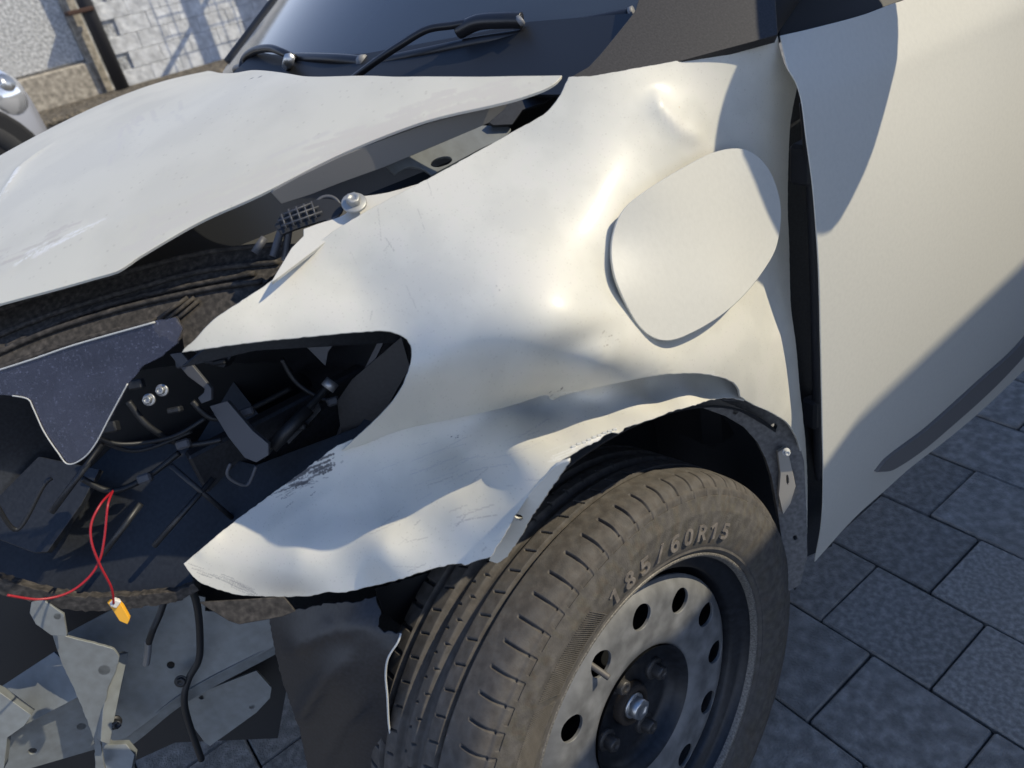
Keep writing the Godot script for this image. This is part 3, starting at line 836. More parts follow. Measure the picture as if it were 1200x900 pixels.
	arr[Mesh.ARRAY_INDEX] = idx
	arr[Mesh.ARRAY_COLOR] = tints
	var tm := ArrayMesh.new()
	tm.add_surface_from_arrays(Mesh.PRIMITIVE_TRIANGLES, arr)
	var rubber_wall := rubber.duplicate()
	rubber.albedo_color = Color(0.122, 0.11, 0.096).linear_to_srgb()
	rubber_wall.vertex_color_use_as_albedo = true
	add(w, "tyre", tm, rubber_wall)
	# raised lettering and the hatched band of the sidewall
	var st := SurfaceTool.new()
	st.begin(Mesh.PRIMITIVE_TRIANGLES)
	var font := SystemFont.new()
	font.font_names = PackedStringArray(["Droid Sans"])
	font.font_weight = 700
	var word := "185/60R15"
	for i in word.length():
		var tx := TextMesh.new()
		tx.text = word[i]
		tx.font = font
		tx.font_size = 64
		tx.pixel_size = 0.00042
		tx.depth = 0.0026
		var th := deg_to_rad(97.0 - 6.05 * i)
		var out := Vector3(cos(th), sin(th), 0)
		var across := Vector3(sin(th), -cos(th), 0)
		st.append_from(tx, 0, Transform3D(Basis(across * 1.2, out, Vector3(0, 0, 1)), out * 0.2405 + Vector3(0, 0, 0.0121)))
	var worn := rubber.duplicate()
	worn.albedo_color = Color(0.23, 0.2, 0.17).linear_to_srgb()
	add(w, "tyre_lettering", st.commit(), worn)
	st = SurfaceTool.new()
	st.begin(Mesh.PRIMITIVE_TRIANGLES)
	var rib := block(Vector3(0.0008, 0.03, 0.003), 0.0003)
	var ang := 103.0
	while ang < 165.0:
		var th := deg_to_rad(ang)
		var out := Vector3(cos(th), sin(th), 0)
		var across := Vector3(sin(th), -cos(th), 0)
		if fposmod(ang - 103.0, 24.0) < 22.0: st.append_from(rib, 0, Transform3D(Basis(across, out, Vector3(0, 0, 1)).rotated(Vector3(0, 0, 1), 0.5), out * 0.245 + Vector3(0, 0, 0.0118)))
		ang += 0.55
	var hatch := add(w, "sidewall_hatching", st.commit(), rubber)
	hatch.set_meta("kind", "stuff")
	# steel rim: flange and barrel, disc with twelve holes, bowl
	var rim_black := grain(mat(Color(0.03, 0.033, 0.04), 0.45, 0.2), noise_tex(24, 0.03, 0.5), 6.0, false)
	var rim_worn := grain(mat(Color(0.29, 0.29, 0.285), 0.5, 0.25), noise_tex(25, 0.012, 0.62, 512, 6, 0.9), 4.0, false)
	add(w, "rim_flange", lathe([Vector2(0.206, -0.008), Vector2(0.2105, -0.002), Vector2(0.2115, 0.0015), Vector2(0.2105, 0.0035), Vector2(0.208, 0.0036), Vector2(0.206, 0.002), Vector2(0.2035, -0.004)], 128), grain(mat(Color(0.4, 0.37, 0.32), 0.55, 0.2), noise_tex(28, 0.05, 0.35), 12.0, false))
	add(w, "rim", lathe([Vector2(0.2035, -0.004), Vector2(0.2015, -0.012), Vector2(0.197, -0.016), Vector2(0.186, -0.019), Vector2(0.183, -0.024), Vector2(0.181, -0.045), Vector2(0.172, -0.06), Vector2(0.17, -0.11)], 128), rim_black)
	var ring_fn := func(q: Vector2) -> float:
		var r := q.length()
		return -0.0175 - 14.0 * pow(maxf(0.0, absf(r - 0.128) - 0.02), 2.0) - 0.06 * maxf(0.0, r - 0.16)
	var outer := []
	for i in 96: outer.append(Vector3(cos(TAU * i / 96) * 0.173, sin(TAU * i / 96) * 0.173, 0))
	var holes := [circle2(Vector2.ZERO, 0.086, 72)]
	for i in 12: holes.append(circle2(Vector2.from_angle(deg_to_rad(79.0 + 30.0 * i)) * 0.1425, 0.0165, 24))
	add(w, "rim_disc", sheet([Vector3.ZERO, Vector3.RIGHT, Vector3.UP, [], outer], {"cell": 0.006, "step": 0.02, "hem": 0.004, "fn": ring_fn, "holes": holes}), rim_worn)
	add(w, "rim_bowl", lathe([Vector2(0.0862, -0.0205), Vector2(0.083, -0.0235), Vector2(0.079, -0.034), Vector2(0.075, -0.043), Vector2(0.068, -0.0465), Vector2(0.03, -0.0465), Vector2(0.028, -0.05), Vector2(0, -0.05)], 72), rim_black)
	add(w, "brake_drum", lathe([Vector2(0.168, -0.13), Vector2(0.168, -0.1), Vector2(0.16, -0.095), Vector2(0, -0.095)], 48), black)
	var nut := grain(mat(Color(0.16, 0.15, 0.14), 0.5, 0.5), noise_tex(26, 0.1, 0.4), 20.0, false)
	var cone := hex_bolt(0.0095, 0.018, 1.5)
	for d in [14.0, 104.0, 194.0, 284.0]:
		var p := Vector2.from_angle(deg_to_rad(d)) * 0.052
		add(w, "lug_nut", cone, nut, Transform3D(Basis(Vector3(0, 0, 1), d), Vector3(p.x, p.y, -0.0465)))
	var hub := add(w, "hub", lathe([Vector2(0.027, -0.05), Vector2(0.027, -0.04), Vector2(0.0245, -0.037), Vector2(0.02, -0.037), Vector2(0.019, -0.041), Vector2(0.0, -0.041)], 36), grain(mat(Color(0.10, 0.075, 0.055), 0.8, 0.2), noise_tex(27, 0.08, 0.4), 20.0, false))
	add(hub, "hub_nut", hex_bolt(0.0145, 0.016, 1.15), steel, Transform3D(Basis.IDENTITY, Vector3(0, 0, -0.041)))
	var vp := Vector2.from_angle(deg_to_rad(112.0))
	add(w, "valve_stem", tube([Vector3(vp.x * 0.165, vp.y * 0.165, -0.04), Vector3(vp.x * 0.15, vp.y * 0.15, -0.018), Vector3(vp.x * 0.138, vp.y * 0.138, -0.004)], 0.0036, 12), mat(Color(0.12, 0.11, 0.1), 0.6, 0.3))

# ---------------------------------------------------------------- headlamp cavity, rail and wiring
func front_end() -> void:
	var flat := {"cell": 0.03, "step": 0.008}
	add(car, "housing_band", sheet([Vector3(-0.2515, 0.8803, -0.42), Vector3(0.9635, 0.2676, 0), Vector3(-0.0939, 0.3381, -0.9364),
		[],
		[V(-0.1383,0.0981,0), V(-0.0797,0.0691,0), V(-0.0168,0.0273,0), V(0.0612,-0.0249,0), V(0.1309,-0.0955,1), V(0.1203,-0.11,1), V(0.0911,-0.1122,0), V(0.0443,-0.0517,0), V(-0.0242,-0.0054,0), V(-0.0974,0.0325,0), V(-0.1577,0.0532,0)], 2e-05], flat), black_dusty)
	add(car, "housing_band", sheet([Vector3(-0.2611, 0.8701, -0.4), Vector3(0.9635, 0.2676, 0), Vector3(-0.0939, 0.3381, -0.9364),
		[],
		[V(-0.1409,0.0851,0), V(-0.0822,0.06,0), V(-0.0105,0.0188,0), V(0.0588,-0.0266,0), V(0.1182,-0.0853,1), V(0.0767,-0.0979,1), V(0.0478,-0.061,0), V(-0.0237,-0.0051,0), V(-0.0936,0.0365,0), V(-0.1535,0.056,0)], 2e-05], flat), black_dusty)
	add(car, "housing_band", sheet([Vector3(-0.3146, 0.8571, -0.38), Vector3(0.8575, -0, 0.5145), Vector3(0.4158, 0.589, -0.693),
		[],
		[V(-0.1124,0.0013,0), V(-0.0522,0.015,0), V(0.0262,0.0225,0), V(0.1135,0.0219,0), V(0.1671,0.016,1), V(0.1113,-0.0165,1), V(0.0813,-0.0373,1), V(0.0788,-0.015,1), V(0.0734,-0.0011,1), V(0.0561,-0.0016,1), V(-0.0259,-0.005,1), V(-0.1114,-0.0168,1)], 2e-05], flat), black_dusty)
	var smoky := mat(Color(0.05, 0.06, 0.09), 0.25)
	smoky.transparency = BaseMaterial3D.TRANSPARENCY_ALPHA
	var dots := Image.create(512, 512, false, Image.FORMAT_RGB8)
	var film := FastNoiseLite.new()
	film.seed = 31
	film.frequency = 0.015
	for y in 512:
		for x in 512:
			var k := 0.42 + 0.1 * film.get_noise_2d(x, y)
			dots.set_pixel(x, y, Color(k, k, k * 1.05))
	for k in 5200:
		var x := rng.randi() % 510
		var y := rng.randi() % 510
		var a := rng.randf_range(0.5, 1.0)
		dots.set_pixel(x, y, Color(a, a, a))
		if rng.randf() < 0.8: dots.set_pixel(x + 1, y, Color(a, a, a))
		if rng.randf() < 0.3: dots.set_pixel(x, y + 1, Color(a, a, a))
	var spots := ImageTexture.create_from_image(dots)
	smoky = grain(smoky, spots, 3.2)
	smoky.albedo_color = Color(0.62, 0.64, 0.74, 0.7)
	var shard := add(car, "lens_shard", sheet([Vector3(-0.3567, 0.8508, -0.3), Vector3(0.8064, -0, 0.5914), Vector3(0.2336, 0.9186, -0.3186),
		[],
		[V(-0.0746,0.0241,1), V(0.0099,0.0347,1), V(0.085,0.041,1), V(0.1032,0.0415,1), V(0.106,0.0311,1), V(0.099,0.0195,1), V(0.0835,0.0115,1), V(0.0617,0.0046,1), V(0.0464,-0.0074,1), V(0.0234,-0.0324,1), V(0.0022,-0.0558,1), V(-0.0132,-0.0668,1), V(-0.0279,-0.0691,1), V(-0.0343,-0.0567,1), V(-0.0416,-0.0362,1), V(-0.0452,-0.0149,1), V(-0.048,-0.0049,1), V(-0.0612,0.0006,1), V(-0.0805,0.0047,1)], 2e-05], {"cell": 0.02, "step": 0.005, "hem": 0.003, "rough": 0.0006}), smoky)
	shard.set_meta("label", "hanging shard of smoky headlamp lens with broken edge, its lit rim put in as pale tubes")
	add(shard, "shard_chip", sheet([Vector3(-0.2668, 0.8594, -0.315), Vector3(0.8682, -0, 0.4961), Vector3(0.2796, 0.8261, -0.4893),
		[],
		[V(-0.0125,0.0072,1), V(0.0119,0.0089,1), V(0.0147,-0.001,1), V(0.0117,-0.0111,1), V(0.005,-0.0154,1), V(-0.0037,-0.0058,1), V(-0.0088,-0.0063,1), V(-0.0115,0.0002,1)], 2e-05], {"cell": 0.02, "step": 0.004, "hem": 0.003, "rough": 0.0008}), black_dusty)
	add(car, "lamp_back", sheet([Vector3(-0.2356, 0.7067, -0.4163), Vector3(0.848, -0, 0.53), Vector3(0.1606, 0.953, -0.257),
		[V(-0.1815,0.1155,0.114), V(-0.0942,0.119,0.095), V(0.0202,0.1065,0.0902), V(0.1267,0.0886,0.0518), V(0.279,0.0634,0.0306), V(0.2524,-0.0454,0.0134), V(0.159,-0.0965,0.0213), V(-0.0099,-0.1415,-0.0184), V(-0.1588,-0.0833,0.0359), V(-0.2558,-0.02,0.0825), V(-0.1197,0.0176,-0.0196), V(-0.0433,0.0133,-0.0958), V(0.035,-0,-0.1266), V(0.1213,-0.0096,-0.0872), V(-0.021,-0.0813,-0.1157), V(-0.1094,-0.0462,-0.0714)],
		[V(-0.1815,0.1155,1), V(-0.0942,0.119,0), V(0.0254,0.1114,0), V(0.1346,0.1009,0), V(0.279,0.0634,1), V(0.2524,-0.0454,1), V(0.1566,-0.1127,1), V(-0.0099,-0.1415,0), V(-0.1588,-0.0833,0), V(-0.2558,-0.02,1)], 2e-05], {"cell": 0.008, "step": 0.01, "creases": [[[Vector2(-0.1593, -0.0498), Vector2(-0.0944, -0.0027), Vector2(0.0828, 0.0593)], "fold", 0.01, 0.001, 0.006], [[Vector2(-0.122, -0.091), Vector2(-0.0485, -0.0423), Vector2(0.1489, 0.0437)], "fold", 0.01, 0.001, 0.006], [[Vector2(-0.0643, -0.1241), Vector2(0.0286, -0.0692), Vector2(0.1956, 0.0238)], "fold", 0.01, 0.001, 0.006], [[Vector2(-0.1103, 0.0565), Vector2(-0.0607, -0.0872), Vector2(0.0206, -0.1245)], "fold", 0.008, 0.001, 0.005]]}), dark)
	add(car, "lamp_pan", sheet([Vector3(-0.4167, 0.6283, -0.4), Vector3(0.8575, -0, 0.5145), Vector3(0.4062, 0.6138, -0.677),
		[],
		[V(-0.1454,0.1328,1), V(-0.0586,0.1337,1), V(0.0825,0.1008,1), V(0.1788,0.0528,1), V(0.2997,0.0707,1), V(0.3589,0.1311,1), V(0.3131,0.0268,1), V(0.2023,-0.0069,1), V(0.0958,-0.0474,1), V(0.102,-0.0689,1), V(0.0737,-0.0709,0), V(-0.02,-0.057,0), V(-0.0769,-0.0374,0), V(-0.1402,-0.0032,1)], 2e-05], {"cell": 0.03, "step": 0.006, "hem": 0.01}), dark)
	add(car, "pan_cover", sheet([Vector3(-0.4617, 0.6678, -0.392), Vector3(0.8575, -0, 0.5145), Vector3(0.4062, 0.6138, -0.677),
		[],
		[V(-0.0568,0.0588,1), V(-0.0056,0.1,1), V(0.0616,0.0699,1), V(0.0415,0.0366,1), V(0.0046,-0.0064,1), V(-0.0091,-0.0043,1), V(-0.0556,0.0233,1)], 2e-05], {"cell": 0.03, "hem": 0.008}), dark)
	add(car, "pan_plate", sheet([Vector3(-0.388, 0.6119, -0.392), Vector3(0.8575, -0, 0.5145), Vector3(0.4062, 0.6138, -0.677),
		[],
		[V(-0.0251,0.0202,1), V(-0.0001,-0.0038,1), V(0.0563,0.0368,1), V(0.0832,0.0662,1), V(0.0598,0.0977,1), V(0.023,0.0749,1)], 2e-05], {"cell": 0.03, "hem": 0.008}), dark)
	add(car, "lamp_floor", sheet([Vector3(-0.1962, 0.6356, -0.4), Vector3(0.8262, -0, 0.5633), Vector3(0.3383, 0.7996, -0.4962),
		[],
		[V(-0.1198,0.1088,1), V(-0.0592,0.1078,1), V(0,0,1), V(0.1027,0.0335,1), V(0.1739,0.0729,1), V(0.1787,0.0401,1), V(0.0895,-0.0431,1), V(-0.0464,-0.0861,1), V(-0.1122,-0.0214,1), V(-0.1455,0.0489,1)], 2e-05], flat), dark)
	add(car, "strut_plate", sheet([Vector3(-0.1222, 0.6878, -0.3), Vector3(0.6247, -0, 0.7809), Vector3(0.1592, 0.979, -0.1273),
		[],
		[V(-0.0246,0.0111,1), V(-0.0001,0.0365,1), V(0.0704,0.0835,1), V(0.0735,0.0492,1), V(0.0167,-0.0216,1), V(-0.0273,-0.0597,1), V(-0.0664,-0.0885,1), V(-0.0728,-0.077,1), V(-0.0296,-0.032,1)], 2e-05], flat), dark)
	add(car, "pan_edge", sheet([Vector3(-0.438, 0.6113, -0.335), Vector3(0.8619, -0, 0.507), Vector3(0.1008, 0.98, -0.1713),
		[],
		[V(-0.1001,0.0594,1), V(-0.06,0.0294,0), V(-0.0155,0.0065,0), V(0.069,-0.0103,0), V(0.0959,-0.0068,1), V(0.0964,-0.0156,1), V(0.0646,-0.0222,0), V(-0.022,-0.0092,0), V(-0.0667,0.0141,0), V(-0.1078,0.0425,1)], 2e-05], {"cell": 0.03, "step": 0.004, "rough": 0.0012, "hem": 0.01}), black_dusty)
	add(car, "rail_upper_face", sheet([Vector3(-0.5446, 0.5143, -0.4), Vector3(0.8517, -0, 0.5241), Vector3(0.3398, 0.7613, -0.5522),
		[],
		[V(-0.0644,-0.0072,1), V(0.0259,0.0281,1), V(0.042,0.0081,1), V(0.0476,-0.0244,1), V(-0.0117,-0.0407,1), V(-0.0698,-0.0572,1)], 2e-05], {"cell": 0.03, "step": 0.008, "hem": 0.012}), primer)
	add(car, "rail_lower_face", sheet([Vector3(-0.5666, 0.4535, -0.39), Vector3(0.9536, -0, 0.3011), Vector3(0.0301, 0.995, -0.0952),
		[],
		[V(-0.0053,0.0218,1), V(0.0521,0.0303,1), V(0.0504,-0.0171,1), V(0.0415,-0.05,1), V(-0.052,-0.0353,1), V(-0.0819,-0.0272,1), V(-0.0616,0.0135,1)], 2e-05], {"cell": 0.02, "holes": [circle2([Vector2(0.0373, -0.0104)][0], 0.0048), circle2([Vector2(-0.0191, -0.0169)][0], 0.0048)]}), primer)
	add(car, "rail_gusset", sheet([Vector3(-0.5798, 0.521, -0.37), Vector3(0.9465, -0, 0.3227), Vector3(0.1137, 0.9359, -0.3335),
		[],
		[V(-0.0037,0.0437,1), V(0.01,0.0249,1), V(0.027,-0.0105,1), V(0.0168,-0.0186,1), V(-0.0028,-0.0243,1), V(-0.0188,-0.0554,1), V(-0.0415,-0.0496,1)], 2e-05], {"cell": 0.03, "step": 0.008, "hem": 0.012}), primer)
	add(car, "rail_bracket", sheet([Vector3(-0.4943, 0.5132, -0.35), Vector3(0.932, -0, 0.3624), Vector3(0.0908, 0.9681, -0.2336),
		[],
		[V(-0.0097,0.0741,1), V(0.0007,0.0609,1), V(0.022,0.0429,1), V(0.0371,0.0285,1), V(0.0383,0.0177,1), V(0.0305,0.005,1), V(0.0155,-0.0116,1), V(0.0004,-0.0353,1), V(-0.0183,-0.0724,1), V(-0.0291,-0.113,1), V(-0.0378,-0.1087,1), V(-0.0239,-0.0722,1), V(-0.0192,-0.0335,1), V(-0.0171,-0.0016,1), V(-0.0157,0.0344,1)], 2e-05], {"cell": 0.02, "step": 0.004, "rough": 0.0004, "holes": [circle2([Vector2(0.0191, 0.0089)][0], 0.006)]}), primer)
	add(car, "bracket_flange", sheet([Vector3(-0.4816, 0.4826, -0.345), Vector3(0.9487, 0, -0.3162), Vector3(-0.0806, 0.967, -0.2417),
		[],
		[V(0.0267,0.0341,1), V(0.0354,0.0289,1), V(0.0121,0.0068,1), V(-0.0197,-0.0251,1), V(-0.0333,-0.0393,1), V(-0.0371,-0.029,1), V(-0.0161,-0.0018,1), V(0.0013,0.0135,1)], 2e-05], {"cell": 0.03, "step": 0.008, "hem": 0.012}), primer)
	add(car, "bracket_foot", sheet([Vector3(-0.5144, 0.4047, -0.345), Vector3(0.9363, -0, 0.3511), Vector3(0.1773, 0.8631, -0.4729),
		[],
		[V(-0.0131,0.0252,1), V(-0.005,0.0146,1), V(0.0115,0.0089,1), V(0.0166,-0.0057,1), V(0.0069,-0.0238,1), V(-0.0229,-0.0115,1)], 2e-05], {"cell": 0.03, "step": 0.008, "hem": 0.012}), primer)
	add(car, "bracket_ear", sheet([Vector3(-0.4904, 0.61, -0.36), Vector3(0.932, -0, 0.3624), Vector3(0.1075, 0.955, -0.2765),
		[],
		[V(-0.0075,0.0195,1), V(0.0031,0.0183,1), V(0.0148,-0.0039,1), V(0.0088,-0.0276,1), V(-0.0042,-0.0212,1), V(-0.0128,-0.0041,1), V(-0.0133,0.0095,1)], 2e-05], {"cell": 0.02, "holes": [circle2([Vector2(0.0089, -0.0036)][0], 0.0035)]}), primer)
	add(car, "apron_panel", sheet([Vector3(-0.3964, 0.4276, -0.39), Vector3(0.9277, -0, 0.3732), Vector3(0.1305, 0.9369, -0.3244),
		[],
		[V(-0.1292,0.0816,1), V(-0.0562,0.0956,1), V(0.0143,0.0854,1), V(0.0353,0.0705,1), V(0.0294,0.0537,1), V(0.103,0.0183,1), V(0.0922,-0.0203,1), V(-0.032,-0.0424,1), V(-0.1117,-0.0702,1), V(-0.1348,-0.0705,1), V(-0.1236,-0.0233,1), V(-0.0809,0.0367,1)], 2e-05], {"cell": 0.012, "step": 0.008, "holes": [circle2([Vector2(-0.0312, 0.0014)][0], 0.005), circle2([Vector2(-0.0565, 0.0127)][0], 0.003)]}), primer)
	add(car, "apron_ridge", sheet([Vector3(-0.4251, 0.3896, -0.385), Vector3(0.9536, -0, 0.3011), Vector3(0, 1, 0),
		[],
		[V(-0.1108,-0.0289,1), V(-0.0875,-0.0277,0), V(-0.0055,0.002,0), V(0.118,0.0209,1), V(0.1122,0.0045,1), V(-0.0128,-0.0157,0), V(-0.0945,-0.0482,0), V(-0.1155,-0.0438,1)], 2e-05], {"cell": 0.03, "step": 0.008, "hem": 0.012}), primer)
	add(car, "lower_plate", sheet([Vector3(-0.394, 0.3283, -0.4), Vector3(0.9086, -0, 0.4177), Vector3(0.1249, 0.9543, -0.2716),
		[],
		[V(-0.0417,0.0423,1), V(-0.037,0.0205,1), V(0.0492,0.0275,1), V(0.0596,-0.0032,1), V(0.0528,-0.017,1), V(0.0295,-0.0315,1), V(-0.0417,-0.0582,1), V(-0.0461,-0.051,1), V(-0.0536,-0.0137,1)], 2e-05], {"cell": 0.02, "holes": [circle2([Vector2(-0.0279, 0.0145)][0], 0.0035), circle2([Vector2(0.0272, -0.0211)][0], 0.0035)]}), primer)
	add(car, "torn_brace", sheet([Vector3(-0.328, 0.6149, -0.19), Vector3(0.8824, -0, 0.4706), Vector3(0.2386, 0.8619, -0.4474),
		[],
		[V(-0.0417,0.0197,1), V(0.0027,0.0104,1), V(0.0362,0.004,1), V(0.0432,-0.0115,1), V(0.0302,-0.0132,1), V(-0.0109,-0.0099,1), V(-0.0195,-0.0042,1)], 2e-05], flat), black_dusty)
	var guard_m := grain(mat(Color(0.03, 0.032, 0.038), 0.4), noise_tex(14, 0.05, 0.55), 8.0)
	var guard := add(car, "splash_guard", sheet([Vector3(-0.2698, 0.4903, -0.1573), Vector3(0.7809, -0, 0.6247), Vector3(0.0964, 0.988, -0.1205),
		[V(-0.0866,0.0592,-0.0408), V(0.0507,0.0989,0.0033), V(0.1025,0.0936,-0.0201), V(0.0743,0.0718,0.0253), V(0.048,0.0151,0.0312), V(0.0226,-0.1165,0.0247), V(-0.0873,-0.0257,-0.0276), V(-0.0925,-0.1535,-0.0174), V(-0.007,0.0076,0.0163), V(0.0019,0.0763,-0.0062), V(-0.0266,-0.1269,0.0111)],
		[V(-0.091,0.0564,1), V(-0.053,0.0705,0), V(0.0098,0.09,0), V(0.0507,0.0989,1), V(0.0551,0.0865,0), V(0.0513,0.0767,0), V(0.0741,0.0711,1), V(0.0698,0.064,0), V(0.0569,0.0486,0), V(0.0484,0.0266,0), V(0.0429,-0.0015,0), V(0.0338,-0.0431,0), V(0.0297,-0.0757,0), V(0.023,-0.1229,1), V(-0.1052,-0.1639,1), V(-0.0948,-0.0859,0), V(-0.0983,-0.0295,0), V(-0.0947,0.0168,0)], 2e-05], {"cell": 0.008, "step": 0.004, "hem": 0.002, "rough": 0.0012, "creases": [[[Vector2(-0.0838, 0.0203), Vector2(-0.0167, 0.0608), Vector2(0.0495, 0.0852)], "fold", 0.011, 0.001, 0.009], [[Vector2(-0.1017, -0.0884), Vector2(-0.0281, 0.0102), Vector2(0.0364, 0.0629)], "fold", 0.011, 0.001, 0.009], [[Vector2(-0.0834, -0.1437), Vector2(-0.0279, -0.0588), Vector2(0.034, 0.0144)], "fold", 0.004, 0.001, 0.006], [[Vector2(-0.073, -0.0197), Vector2(0.0118, 0.0437), Vector2(0.0651, 0.0663)], "fold", -0.003, 0.001, 0.005]]}), guard_m)
	guard.set_meta("label", "torn black splash guard with pale ragged edge")
	add(car, "guard_remnant", sheet([Vector3(-0.1858, 0.5077, -0.19), Vector3(0.7809, -0, 0.6247), Vector3(0.1862, 0.9545, -0.2328),
		[],
		[V(-0.0253,0.0195,1), V(0.0481,0.0331,1), V(0.0368,0.0113,1), V(0.0211,-0.0028,1), V(0.0054,-0.0116,1), V(-0.004,-0.0323,1), V(-0.0131,-0.0234,1), V(-0.0236,-0.0078,1)], 2e-05], {"cell": 0.02, "rough": 0.001}), black)
	add(car, "hinge_bracket", sheet([Vector3(0.047, 0.9319, -0.27), Vector3(0.9487, -0, 0.3162), Vector3(0.2417, 0.6447, -0.7252),
		[],
		[V(-0.0612,0.0044,1), V(-0.0221,0.0165,1), V(0.024,0.0269,1), V(0.058,0.0154,0), V(0.0757,0.0036,0), V(0.0345,-0.0085,1), V(-0.0207,-0.0215,1), V(-0.026,-0.0131,1), V(-0.0386,-0.0044,0), V(-0.0564,-0.0081,1)], 2e-05], {"cell": 0.02, "holes": [circle2([Vector2(-0.0064, -0.01)][0], 0.012, 24, 0.006)]}), primer)
	add(car, "hinge_rod", sheet([Vector3(0.1261, 0.9474, -0.25), Vector3(0.9487, -0, 0.3162), Vector3(0.2417, 0.6447, -0.7252),
		[],
		[V(-0.0265,0.0009,1), V(0.0069,0.0174,1), V(0.0457,0.0162,1), V(0.0711,0.0244,1), V(0.0649,0.0145,1), V(0.0414,0.0058,1), V(0.0131,0.0037,1), V(-0.004,-0.0101,1), V(-0.023,-0.0048,1)], 2e-05], flat), dark)
	add(car, "fender_flange", sheet([Vector3(-0.0971, 0.9148, -0.236), Vector3(0.9578, -0, 0.2873), Vector3(0.2449, 0.5233, -0.8162),
		[],
		[V(-0.05,-0.0097,1), V(-0.0361,-0.0004,1), V(-0.0339,0.0073,1), V(-0.0205,0.0084,0), V(0.0074,0.0103,0), V(0.0235,0.0264,1), V(0.0392,0.0223,0), V(0.053,0.0201,1), V(0.0657,0.0196,1), V(0.0919,0.0195,1), V(-0.0018,-0.0058,1), V(-0.0771,-0.0398,1)], 2e-05], flat), paint_dusty)
	add(car, "flange_bolt", hex_bolt(0.007, 0.009, 1.7), mat(Color(0.36, 0.36, 0.34), 0.45, 0.4), frame_z(Vector3(-0.0792, 0.9284, -0.235), Vector3(-0.15, 0.85, 0.5)))
	add(car, "grille_cap", sheet([Vector3(-0.1168, 0.9261, -0.262), Vector3(0.9417, -0, 0.3363), Vector3(0.2214, 0.7528, -0.6199),
		[],
		[V(-0.0312,-0.0009,1), V(-0.0218,0.0086,1), V(-0.0087,0.0117,0), V(0.0161,0.0121,0), V(0.0286,0.0073,0), V(0.0339,-0.0025,0), V(0.0263,-0.0082,0), V(0.0055,-0.0089,1), V(-0.0151,-0.0095,0), V(-0.0277,-0.0109,1)], 2e-05], flat), black)
	# red wire and its connector
	var red := mat(Color(0.35, 0.012, 0.02), 0.4)
	add(car, "red_wire", tube([Vector3(-0.487, 0.7166, -0.26), Vector3(-0.4703, 0.6971, -0.26), Vector3(-0.4502, 0.6881, -0.26), Vector3(-0.4307, 0.6898, -0.262), Vector3(-0.415, 0.6988, -0.265), Vector3(-0.4017, 0.7152, -0.27), Vector3(-0.3857, 0.7384, -0.28), Vector3(-0.3765, 0.7387, -0.3)], 0.0011, 8), red)
	add(car, "red_wire", tube([Vector3(-0.4247, 0.6487, -0.265), Vector3(-0.4184, 0.6698, -0.26), Vector3(-0.4161, 0.6962, -0.262), Vector3(-0.412, 0.7194, -0.267), Vector3(-0.404, 0.7331, -0.275), Vector3(-0.39, 0.7406, -0.285), Vector3(-0.3785, 0.7379, -0.3)], 0.0011, 8), red)

func engine_bay_fill() -> void:
	add(car, "wheel_liner", lathe([Vector2(0.36, -0.36), Vector2(0.363, -0.07), Vector2(0.366, -0.07), Vector2(0.366, -0.36)], 48, deg_to_rad(-20), deg_to_rad(112)), dark, Transform3D(Basis.IDENTITY, Vector3(0.02, 0.29, 0)))
	add(car, "wheel_well_wall", block(Vector3(0.8, 0.5, 0.02)), dark, Transform3D(Basis.IDENTITY, Vector3(0.1, 0.45, -0.37)))
	add(car, "engine_bay_fill", block(Vector3(0.72, 0.5, 1.0), 0.03), black, Transform3D(Basis.IDENTITY, Vector3(-0.06, 0.6, -0.97)))  # solid black box added to block light under the hood
	add(car, "bulkhead", block(Vector3(0.1, 0.55, 1.3), 0.02), black, Transform3D(Basis.IDENTITY, Vector3(0.36, 0.68, -0.82)))
	add(car, "added_apron", sheet([Vector3(-0.1032, 0.8486, -0.27), Vector3(1, 0, 0), Vector3(0, 0.995, -0.0995),  # unseen panel added to keep direct sun out of the lamp cavity
		[],
		[V(-0.1716,-0.0114,1), V(-0.0484,0.0208,1), V(0.1315,0.0464,1), V(0.3199,0.0751,1), V(0.3249,-0.1048,1), V(0.1796,-0.215,1), V(0.0285,-0.1463,1), V(0.0392,-0.0872,1), V(-0.1046,-0.0267,1)], 2e-05], {"cell": 0.05}), dark)

